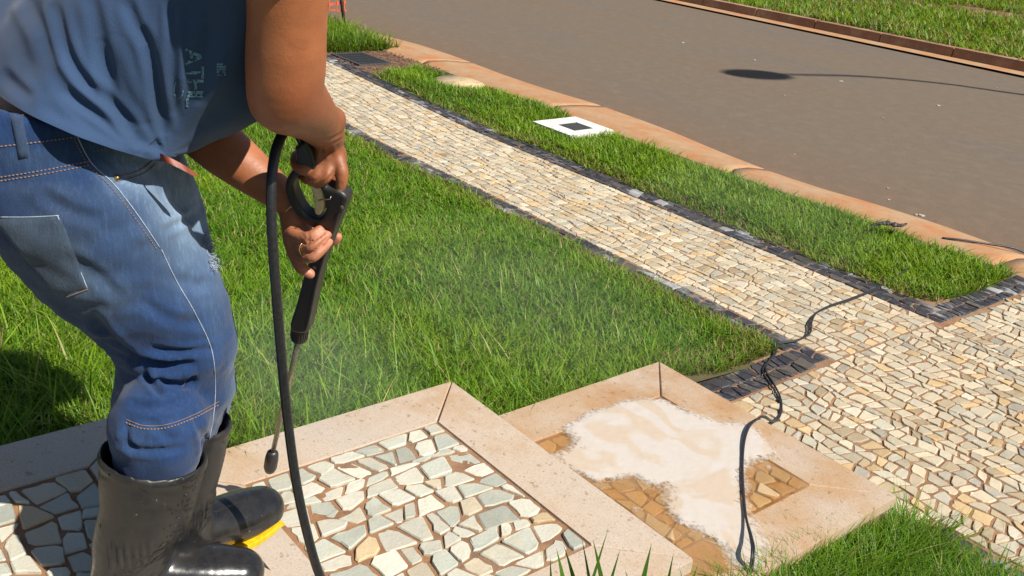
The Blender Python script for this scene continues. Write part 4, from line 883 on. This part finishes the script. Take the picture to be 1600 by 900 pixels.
# ---------------- rubber boots
def boot_mesh(sh):
    S = SDF((-.06, -.09, -.01), (.34, .09, .33), .0033); Z = np.array([0, 0, 1.])
    S.chain([(.064, 0, .048, .044), (.1, 0, .06, .047), (.15, .003, .052, .05), (.205, .005, .041, .052), (.246, .004, .036, .046)], .012, 4, flat=Z, q=.74)
    S.cap((.064, 0, .04), (.07+.4*sh, 0, .1), .043, .05, .02)
    S.chain([(.058+.4*sh, 0, .07, .05), (.066+.6*sh, 0, .12, .06), (.078+sh, 0, .17, .07), (.088+sh, 0, .22, .077), (.097+sh, 0, .27, .081), (.106+sh, 0, .32, .083)], .02, 4, flat=(0, 1, 0), q=.95)
    s = (slice(None),)*3; X, Y, Zg = np.meshgrid(*[S.lo[i]+S.h*np.arange(S.n[i]) for i in range(3)], indexing='ij')
    T = SDF((-.06, -.09, -.01), (.34, .09, .33), .0033)
    T.chain([(.066+.6*sh, 0, .1, .035), (.068+.7*sh, 0, .13, .055), (.078+sh, 0, .17, .065), (.088+sh, 0, .22, .072), (.097+sh, 0, .27, .076), (.109+sh, 0, .34, .078)], .01, 4, flat=(0, 1, 0), q=.95)
    S.g = np.maximum(S.g, -T.g); S.g = np.maximum(S.g, (Zg-(.272-.14*(X-.09))).astype(np.float32)); S.g = np.maximum(S.g, (.012-Zg).astype(np.float32))
    V, F = S.mesh(); V = relax(V, F, 1, .4); N = vnormals(V, F); d = np.zeros(len(V)); x, y, z = V.T
    out = np.abs(y) > .012
    m = (x > .055) & (x < .125) & (z > .10) & (z < .165); d += np.where(m & out, .0042*np.maximum(0, np.sin((x-.055)*2*math.pi/.0115))*np.clip((.16-z)*60, 0, 1)*np.clip((z-.1)*60, 0, 1), 0)     # moulded ribs by the ankle
    d += .0025*np.exp(-((z-(.262-.14*(x-.09)))/.005)**2)                                   # rolled rim
    d += -.002*np.exp(-((z-.205-.06*np.sin(x*20))/.005)**2)*(x > .02)
    d += -.0045*np.exp(-((z-.098-.35*(x-.1))/.008)**2)*np.exp(-((x-.125)/.035)**2)-.003*np.exp(-((z-.118-.3*(x-.1))/.006)**2)*np.exp(-((x-.12)/.03)**2)   # flex creases
    d += .0018*np.exp(-((z-.022)/.005)**2)
    return V+N*d[:, None], F
def sole_mesh():
    pts = []
    for t in np.radians(np.linspace(90, 270, 14)): pts.append((.064+.046*math.cos(t), .04*math.sin(t)))
    for x, y in ((.09, -.037), (.13, -.038), (.17, -.044), (.21, -.048)): pts.append((x, y))
    for t in np.radians(np.linspace(-80, 80, 14)): pts.append((.243+.048*math.cos(t), .003+.045*math.sin(t)))
    for x, y in ((.21, .051), (.17, .047), (.13, .04), (.09, .037)): pts.append((x, y))
    P = np.array(pts); n = len(P); V = []; F = []
    for z, k in ((0, .93), (.002, .94), (.009, .945), (.012, .93)):
        for i, p in enumerate(P): V.append((.145+(p[0]-.145)*k, p[1]*k, z+(0 if z else (.004 if .1 < p[0] < .15 else 0))))
    for L in range(3):
        for i in range(n): F.append([L*n+i, L*n+(i+1) % n, (L+1)*n+(i+1) % n, (L+1)*n+i])
    F.append(list(range(n))[::-1]); F.append([3*n+i for i in range(n)])
    for i in range(10):                                                                     # tread lugs
        x = .03+i*.026; b = box(x, x+.014, -.03, .03, -.0, .004); F += [[q+len(V) for q in f] for f in b[1]]; V += b[0].tolist()
    return V, F
sv_, sf_ = sole_mesh()
for b, sh in ((bN, SHN), (bF, SHF)):
    bv_, bf_ = boot_mesh(sh); ob = mk('boot', bv_, bf_, M['rubber'], person, smooth=True); mk('sole', sv_, sf_, M['yellow_sole'], ob)
    ob.matrix_local = Matrix(((b[1][0], b[2][0], 0, b[0][0]), (b[1][1], b[2][1], 0, b[0][1]), (0, 0, BZ, Z3+.001), (0, 0, 0, 1)))
# ring and bracelet
def loop(c, n_, r, rr, m, name, k=24, squash=1.):
    n_ = nrm(n_); u = nrm(np.cross(n_, (0, 0, 1))); w = np.cross(n_, u); P = [c+r*(u*math.cos(2*math.pi*i/k)+squash*w*math.sin(2*math.pi*i/k)) for i in range(k+1)]; v, f = tube(np.array(P), rr, 6, False); return mk(name, v, f, m, person, smooth=True)
loop(W(477, 389, 1.616), W(489, 386, 1.602)-W(464, 382, 1.64), .0112, .0014, M['gold'], 'finger_ring')
loop(W(461, 324, 1.655), W(468, 345, 1.655)-W(440, 305, 1.655), .0248, .0011, M['gold'], 'bracelet', 40)

# ================================================================== PRESSURE WASHER GUN
gA, gT = W(540, 300, 1.58), W(421, 736, 2.15); e1 = nrm(gT-gA); gn = nrm(np.cross(e1, np.cross(-CF, e1))); e2 = np.cross(gn, e1); gO = W(505, 380, 1.655)
def gp(px, py):
    d = ray(px, py); t = ((gO-CC) @ gn)/(d @ gn); q = CC+d*t-gO; return (q @ e1, q @ e2)
def gw(px, py, off=0.): a, b = gp(px, py); return gO+e1*a+e2*b+gn*off
def prism(outer, half, rnd, m, name, parent, hole=None, h=.0016, extra=None):
    po = [gp(*p) for p in catmull(np.array(outer+[outer[0]], float), 4)[:-1]]; A = np.array(po)
    S = SDF((A[:, 0].min()-.012, A[:, 1].min()-.012, -half-.01), (A[:, 0].max()+.012, A[:, 1].max()+.012, half+.01), h)
    xs = S.lo[0]+h*np.arange(S.n[0]); ys = S.lo[1]+h*np.arange(S.n[1]); zs = S.lo[2]+h*np.arange(S.n[2]); X, Y = np.meshgrid(xs, ys, indexing='ij'); P = np.stack([X.ravel(), Y.ravel()], 1)
    d = -dpoly(P, po)
    if hole: d = np.maximum(d, dpoly(P, [gp(*p) for p in catmull(np.array(hole+[hole[0]], float), 4)[:-1]]))
    d = d.reshape(X.shape)[:, :, None]+rnd; z = np.abs(zs)[None, None, :]-half+rnd
    S.g = (np.minimum(np.maximum(d, z), 0)+np.sqrt(np.maximum(d, 0)**2+np.maximum(z, 0)**2)-rnd).astype(np.float32)
    V, F = S.mesh(); V = relax(V, F, 1, .4); V = gO+V[:, :1]*e1+V[:, 1:2]*e2+V[:, 2:]*gn
    return mk(name, V, F, m, parent, smooth=True)
gun = empty('spray_gun'); tag(gun, 'black pressure washer gun with cream trigger and thin metal lance', 'spray gun')
body_px = [(466, 224), (484, 216), (497, 250), (510, 282), (532, 291), (544, 299), (547, 309), (538, 334), (523, 370), (509, 410), (491, 488), (484, 513), (458, 507), (468, 468), (481, 420), (494, 386), (507, 353), (497, 351), (477, 339), (461, 318), (451, 294), (452, 276), (459, 263), (467, 250)]
prism(body_px, .0145, .006, M['black_plastic'], 'gun_body', gun, hole=[(471, 270), (463, 284), (468, 305), (482, 328), (502, 335), (512, 326), (514, 308), (505, 288), (490, 268)])
prism([(492, 274), (505, 282), (510, 302), (511, 320), (504, 331), (496, 326), (495, 306), (490, 288)], .0125, .004, M['cream_plastic'], 'trigger', gun)
prism([(529, 328), (536, 330), (506, 420), (488, 500), (483, 499), (500, 416)], .0162, .0018, M['black_plastic'], 'side_rib', gun)
for p in ((540, 316), (507, 352), (497, 410)):
    v, f = lathe([(0, .0032), (.5, .0032), (1, .002)], gw(*p, .0142), gw(*p, .0158), 10); mk('screw', v, f, M['steel'], gun)
v, f = tube([gw(498, 299, .014)+e2*.012, gw(506, 303, .0185), gw(521, 300, .0185)+e2*.003, gw(523, 298, .012)], .0011, 6); mk('lock_clip', v, f, M['steel'], gun, smooth=True)
n0, n1 = W(470, 506, 1.815), W(467, 530, 1.84)
parts = [lathe([(0, .013), (.05, .0155), (.95, .0155), (1, .012)], n0, n1, 20)]
for k in range(20):
    a = 2*math.pi*k/20; ax_ = nrm(n1-n0); u = nrm(np.cross(ax_, CR)); w = np.cross(ax_, u); o_ = .0155*(u*math.cos(a)+w*math.sin(a)); parts.append(tube([n0*.85+n1*.15+o_, n0*.15+n1*.85+o_], .0013, 4))
v, f = join(parts); mk('collar', v, f, M['black_plastic'], gun, smooth=False)
tip0, tip1 = W(426, 708, 2.11), W(421, 737, 2.15)
v, f = tube([n1-nrm(n1-n0)*.01, tip0], .0052, 10); mk('lance', v, f, M['steel'], gun, smooth=True)
v, f = lathe([(0, .008), (.1, .0125), (.35, .0145), (.75, .0145), (.93, .011), (1, .006)], tip0-(tip1-tip0)*.1, tip1, 18); mk('nozzle', v, f, M['black_plastic'], gun, smooth=True)
# hose from the handle to the ground
hp_ = [gw(476, 232, -.002), gw(468, 208, .004), W(455, 196, 1.50), W(442, 208, 1.475), W(430, 240, 1.46), W(424, 290, 1.455), W(425, 360, 1.47), W(431, 450, 1.50), W(440, 560, 1.545), W(450, 660, 1.59), W(464, 760, 1.63), W(483, 845, 1.67), W(502, 905, 1.70), W(540, 985, 1.735)]
hose = catmull(hp_, 8); ez = .34+.0085
end = np.array([hose[-1][0], hose[-1][1], ez]); hose = np.vstack([hose, catmull([hose[-1], end+np.array([.03, .02, .03]), end+np.array([.12, -.02, 0]), end+np.array([.3, .1, 0])], 8)[1:]]); hose[:, 2] = np.maximum(hose[:, 2], ez)
v, f = tube(hose, .0080, 12); tag(mk('hose', v, f, M['hose_rubber'], smooth=True), 'thick black high pressure hose hanging from the gun handle', 'hose')
print('PX', [PR(bl(bN, .128, 0, .325))[0], PR(bl(bN, .119, 0, .272))[0], PR(bl(bF, .119, 0, .272))[0]]); print('LEN thigh', np.linalg.norm(hipN-kneeN), 'shin', np.linalg.norm(kneeN-ankN), 'uarm', np.linalg.norm(shN-elN), 'farm', np.linalg.norm(elN-wrN), np.linalg.norm(shF-elF), np.linalg.norm(elF-wrF), 'torso', L_, PR([pel, neck, headc, topN, ankN, topF, ankF]))
# ================================================================== SMALL THINGS
# concrete inspection cover with an iron grille in the verge
cv = empty('drain_cover'); cv.location = (-5.01, 4.71, 0); tag(cv, 'square white concrete inspection cover with a dark grille in the grass strip', 'drain cover')
def frame_ring(x0, x1, y0, y1, i0, i1, j0, j1, z0, z1):
    return join([box(x0, x1, y0, j0, z0, z1), box(x0, x1, j1, y1, z0, z1), box(x0, i0, j0, j1, z0, z1), box(i1, x1, j0, j1, z0, z1)])
v, f = frame_ring(-.205, .205, -.205, .205, -.075, .115, -.09, .095, -.05, .04); mk('slab', v, f, M['white_cement'], cv)
v, f = box(-.0745, .1145, -.0895, .0945, -.05, .012); mk('grille_well', v, f, M['grate_iron'], cv)
for i in range(11):
    v, f = box(0, .006, -.0895, .0945, 0.024, .037); o = mk('grille_bar', v, f, M['grate_iron'], cv); o.location = (-.072+i*.0178, 0, 0)
for i in range(3):
    v, f = box(-.0745, .1145, 0, .006, 0.022, .035); o = mk('grille_bar', v, f, M['grate_iron'], cv); o.location = (0, -.04+i*.04, 0)
# round sandy cover half buried in grass
n = 40; V = [(0, 0, .03)]+[(.24*math.cos(a)*(1+.05*math.sin(3*a)), .18*math.sin(a)*(1+.06*math.cos(2*a)), .022) for a in np.linspace(0, 2*math.pi, n, endpoint=False)]+[(.25*math.cos(a), .19*math.sin(a), -.03) for a in np.linspace(0, 2*math.pi, n, endpoint=False)]
F = [[0, 1+i, 1+(i+1) % n] for i in range(n)]+[[1+i, 1+n+i, 1+n+(i+1) % n, 1+(i+1) % n] for i in range(n)]
o = mk('ground_lid', V, F, M['sand'], smooth=True); o.location = (-6.56, 4.83, 0); tag(o, 'round sandy yellow concrete lid sunk in the grass strip', 'lid')
# bare gravel bed with an iron grate where the verge is cut
tag(sheet('gravel_bed', np.linspace(-8.1, -7.0, 70), np.linspace(4.27, 5.1, 50), lambda X, Y: .004+(fb2(X*40, Y*40, 3)-.5)*.02, M['gravel']), kind='structure')
gr = empty('street_drain'); gr.location = (-7.63, 4.52, 0); gr.rotation_euler.z = .0; tag(gr, 'dark iron drain grate set in the bare gravel by the sidewalk', 'drain')
v, f = frame_ring(-.25, .25, -.16, .16, -.23, .23, -.14, .14, -.02, .022); mk('frame', v, f, M['grate_iron'], gr)
for i in range(12):
    v, f = box(-.228, .228, 0, .01, .0, .02); o = mk('grate_bar', v, f, M['grate_iron'], gr); o.location = (0, -.135+i*.0235, 0)
for i in range(4):
    v, f = box(0, .01, -.139, .139, -.004, .018); o = mk('grate_bar', v, f, M['grate_iron'], gr); o.location = (-.15+i*.1, 0, 0)
parts = []
for i in range(700):
    x, y = rng.uniform(-8.05, -7.05), rng.uniform(4.29, 5.08); r = rng.uniform(.005, .014); a = rng.normal(0, 1, (6, 3)); a = np.array([[1, 0, 0], [-1, 0, 0], [0, 1, 0], [0, -1, 0], [0, 0, .7], [0, 0, -.7]])*r*rng.uniform(.7, 1.2, (6, 1))+np.array([x, y, .01]); parts.append((a, [[0, 2, 4], [2, 1, 4], [1, 3, 4], [3, 0, 4], [2, 0, 5], [1, 2, 5], [3, 1, 5], [0, 3, 5]]))
v, f = join(parts); tag(mk('gravel', v, f, M['gravel']), 'loose red brown gravel in the gap of the verge', 'gravel', kind='stuff')
# leaning post with torn orange safety tape
pb = G(541, 47, 0); ps = empty('tape_post'); ps.location = pb; tag(ps, 'thin dark post wrapped with torn orange safety netting beside the kerb', 'post')
ptop = np.array([-.14, -.14, 1.15])
v, f = tube([np.array([0, 0, -.05]), ptop], .017, 8); mk('stake', v, f, M['post_wood'], ps, smooth=True)
def ribbon(P, w, name, m, parent):
    P = np.asarray(P); V = []; F = []
    for i, p in enumerate(P): V += [p+np.array([0, 0, w/2]), p-np.array([0, 0, w/2]), p+np.array([.002, .003, w/2]), p+np.array([.002, .003, -w/2])]
    for i in range(len(P)-1): a = 4*i; F += [[a, a+1, a+5, a+4], [a+2, a+6, a+7, a+3], [a, a+4, a+6, a+2], [a+1, a+3, a+7, a+5]]
    return mk(name, V, F, m, parent)
q = nrm(-CR*np.array([1, 1, 0])+np.array([.1, -.1, 0]))
for k in range(7):
    z0 = .2+.06*k; b_ = ptop*(z0/1.15); P = [b_+q*t+np.array([0, 0, -.05*math.sin(t/.9*math.pi)+.03*vn2(t*9, k*3.3)-.01]) for t in np.linspace(-.03, .9, 26)]
    ribbon(P, .016+.012*(k % 2), 'tape_strand', M['orange_plastic'] if k != 5 else M['white_plastic'], ps)
for k in range(12):
    t = -.01+k*.075; b0 = ptop*(.2/1.15)+q*t; P = [b0+np.array([0, 0, s-.05*math.sin(max(t, 0)/.9*math.pi)+.01]) for s in np.linspace(0, .36, 6)]; v, f = tube(P, .005, 5); mk('tape_strand', v, f, M['orange_plastic'], ps)
# power cord, two runs lying side by side
def ground_z(x, y): return .17 if (SX0 < x < SX1 and 1.49 < y < 2.372) else (.011 if y > 2.372 else float(lawnz(x, y))+.03)
cord_px = [(1420, 420, .03), (1390, 438, .02), (1365, 452, .0165), (1330, 466, .0165), (1295, 478, .0165), (1275, 490, .0165), (1268, 505, .0165), (1266, 520, .0165), (1250, 530, .0165), (1225, 534, .017), (1212, 538, .0175), (1211, 552, .017), (1199, 567, .0165), (1197, 580, .0165), (1208, 598, .0165), (1219, 620, .0165), (1221, 638, .017), (1213, 655, .02), (1205, 657, .1), (1196, 651, .172), (1188, 652, .186), (1172, 665, .186), (1163, 690, .183), (1160, 730, .18), (1161, 770, .18), (1166, 810, .184), (1174, 838, .2), (1178, 862, .21), (1172, 905, .16), (1160, 960, .14)]
for k, dx in enumerate((0., -5.)):
    P = []
    for i, (a, b, z) in enumerate(cord_px):
        w = (math.sin(i*.9+k*2)*.9+.4)*(.5 if z > .05 else .8); p = G(a+dx*w*(1 if k else 0), b+(1.5 if k else 0), z); P.append(p)
    C = catmull(P, 6); v, f = tube(C, .0036 if k == 0 else .003, 8); tag(mk('power_cord', v, f, M['cable_sheath'], smooth=True), ['black power cord snaking over the sidewalk and lowest step', 'thinner black cord running alongside the power cord'][k], 'cord')
# thin cable across the kerb onto the road, and a dark scrap in the grass
P = catmull([np.append(G(x, y, 0)[:2], z) for x, y, z in ((1470, 380, .03), (1500, 384, .034), (1540, 388, .026), (1580, 392, .018), (1610, 395, -.004), (1680, 402, -.006), (1800, 416, -.006))], 6); v, f = tube(P, .006, 7); tag(mk('cable', v, f, M['cable_sheath'], smooth=True), 'thin dark cable lying across the orange kerb to the road', 'cable')
pts = [np.append(G(x, y, 0)[:2], .0)+np.array([0, 0, z]) for x, y, z in ((1355, 376, .075), (1366, 375, .095), (1380, 375, .1), (1392, 377, .095), (1404, 376, .09), (1412, 372, .085))]
C = catmull(pts, 8); ctr_ = C.mean(0); v, f = tube(C, .017*np.clip(np.sin(np.linspace(.15, 3.0, len(C))), .25, 1)*(.75+.5*np.random.default_rng(2).random(len(C))), 10); v = v+(vn3(v*70)[:, None]-.5)*.016+(vn3(v*160, 5)[:, None]-.5)*.008; v[:, 2] = ctr_[2]+(v[:, 2]-ctr_[2])*.6; tag(mk('bark_piece', v, f, M['bark_scrap']), 'ragged dark grey scrap lying on the verge grass', 'scrap')
# litter and pebbles on the road and kerb
def chip(name, px, py, size, m, label, cat, z=-.018):
    p = G(px, py, 0); k = 7; r = rng.uniform(.6, 1.2, k)*size; a = np.linspace(0, 2*math.pi, k, endpoint=False); rz = float(-.022+.03*math.sin((np.clip(p[1], 5.2, 11.8)-5.2)/6.6*math.pi)*.5)
    V = [(p[0]+q*math.cos(t), p[1]+q*math.sin(t), rz+.002) for q, t in zip(r, a)]+[(p[0]+.8*q*math.cos(t), p[1]+.8*q*math.sin(t), rz+.004+.004*rng.random()) for q, t in zip(r, a)]
    F = [[i, (i+1) % k, k+(i+1) % k, k+i] for i in range(k)]+[[k+i for i in range(k)]]; tag(mk(name, V, F, m), label, cat, 'litter scattered on the asphalt')
for px, py, s in ((1067, 66, .024), (1179, 93, .02), (1315, 126, .026), (1466, 164, .026), (1557, 135, .012)): chip('paper_scrap', px, py, s, M['paper'], 'small pale scrap lying on the open asphalt', 'litter')
for px, py, s in ((1388, 291, .012), (1390, 308, .012), (1242, 238, .008), (1440, 332, .022), (1432, 331, .014)): chip('mortar_crumb', px, py, s, M['paper'], 'whitish mortar crumb on the asphalt near the kerb', 'crumb')
for px, py, s in ((1226, 148, .012), (1380, 183, .016)): chip('dry_leaf', px, py, s, M['dry_leaf'], 'small brown dry leaf on the asphalt', 'leaf')
# street lamp on the far verge (its shadow crosses the road)
TE = math.tan(SUN_EL)
def over(px, py, X0):                                  # point above X = X0 whose shadow falls on this pixel
    s = G(px, py, -.012); z = (X0-s[0])/SUN_H[0]*TE; return np.array([X0, s[1]+SUN_H[1]*(X0-s[0])/SUN_H[0], z-.012])
LX = G(1170, 118)[0]+SUN_H[0]*7.2/TE
a0, a1, a2, a3, a4 = (over(x, y, LX) for x, y in ((1135, 117), (1228, 117), (1350, 120), (1475, 131), (1600, 148)))
lamp = empty('street_lamp'); base_y = max(a4[1]+.5, 12.3); lamp.location = (LX, base_y, 0); tag(lamp, 'grey street lamp with a curved arm on the far verge beyond the road', 'street lamp')
off = np.array([LX, base_y, 0]); arm = catmull([a1-off, a2-off, a3-off, a4-off, np.array([0, -.12, a4[2]-1.1]), np.array([0, 0, a4[2]-2.2])], 8); v, f = tube(arm, np.linspace(.03, .05, len(arm)), 10); mk('arm', v, f, M['pole_metal'], lamp, smooth=True)
v, f = tube([np.array([0, 0, .0]), np.array([0, 0, a4[2]-2.0])], [.09, .06], 12); mk('pole', v, f, M['pole_metal'], lamp, smooth=True)
S = SDF((-.35, a0[1]-base_y-.2, a0[2]-.35), (.35, a1[1]-base_y+.2, a1[2]+.35), .025); hc_ = (a0+a1)/2-off; S.ell(hc_, (.24, np.linalg.norm(a1-a0)/2, .12), np.array([[1, 0, 0], nrm(a1-a0), np.cross([1, 0, 0], nrm(a1-a0))]), 0); v, f = S.mesh(); mk('lamp_head', v, f, M['pole_metal'], lamp, smooth=True)
# broad leafed plant beside the middle step
def leaf(base, tipv, w, n=10):
    V = []; F = []; side = nrm(CR+np.random.default_rng(int(abs(base[0])*1e5)).normal(0, .45, 3)); side = nrm(side-nrm(tipv)*(side@nrm(tipv))); L = np.linalg.norm(tipv)
    for i in range(n+1):
        t = i/n; c = base+tipv*t+np.array([0, 0, -.18*L*t*t]); ww = w*(math.sin(math.pi*(.12+.88*t)**.8)*.5 if t < 1 else 0.01)
        V += [c-side*ww, c+np.array([0, 0, -.18*ww]), c+side*ww]
    for i in range(n): a = 3*i; F += [[a, a+1, a+4, a+3], [a+1, a+2, a+5, a+4]]
    return np.array(V), F
gp_ = empty('lily_plant'); pc = np.array([-.93, .98, .28]); gp_.location = pc; tag(gp_, 'clump of broad strap leaves growing beside the middle step', 'plant')
for (bx, by), (tx, ty), w, d0 in (((885, 960), (868, 868), .012, 1.52), ((905, 960), (880, 862), .012, 1.54), ((915, 950), (950, 830), .017, 1.5), ((925, 960), (908, 848), .008, 1.5), ((940, 965), (968, 866), .008, 1.55), ((945, 960), (925, 850), .010, 1.46), ((990, 975), (1018, 850), .014, 1.6), ((1030, 980), (1052, 866), .010, 1.66), ((1000, 985), (975, 905), .012, 1.55), ((860, 970), (858, 882), .007, 1.5), ((1075, 985), (1060, 890), .008, 1.72), ((1060, 985), (1090, 885), .008, 1.7), ((1100, 990), (1125, 880), .008, 1.8)):
    b_ = W(bx, by, d0); t_ = W(tx, ty, d0-.04); b_ = b_+(b_-t_)*.8; v, f = leaf(b_-pc, (t_-b_)*1.0+np.array([0, 0, .06]), w*1.0); mk('leaf', v, f, M['grass'], gp_, smooth=True, col=np.tile(np.array([.07, .16, .02])*rng.uniform(.8, 1.3), (len(v), 1)))
# fine spray drifting over the lawn and over the verge
def mist(c, R, dens, label):
    S = SDF(np.array(c)-np.array(R)*1.05, np.array(c)+np.array(R)*1.05, min(R)/9); S.ell(c, R, None, 0); v, f = S.mesh(); m = bpy.data.materials.new('mist'); m.use_nodes = True; nt = m.node_tree; nt.nodes.remove(nt.nodes['Principled BSDF'])
    p = nt.nodes.new('ShaderNodeVolumePrincipled'); p.inputs['Color'].default_value = (.95, .97, 1, 1); p.inputs['Density'].default_value = dens; p.inputs['Anisotropy'].default_value = .2; nt.links.new(p.outputs[0], nt.nodes['Material Output'].inputs['Volume'])
    tag(mk('spray_mist', v, f, m, smooth=True), label, 'mist', kind='stuff')
for k, t_ in ((1., 'thin outer water mist beside the lance over the lawn'), (.74, 'denser water mist beside the lance over the lawn'), (.5, 'dense core of the water mist near the lance')): mist(G(480, 585, .42), (.36*k, .32*k, .2*k), .12, t_)
for k, t_ in ((1., 'faint drifting spray over the middle of the lawn'), (.65, 'slightly denser drifting spray over the middle of the lawn')): mist(G(810, 470, .22), (.85*k, .55*k, .22*k), .06, t_)
mist(G(1180, 330, .15), (.7, .5, .2), .06, 'faint drifting spray over the grass strip')
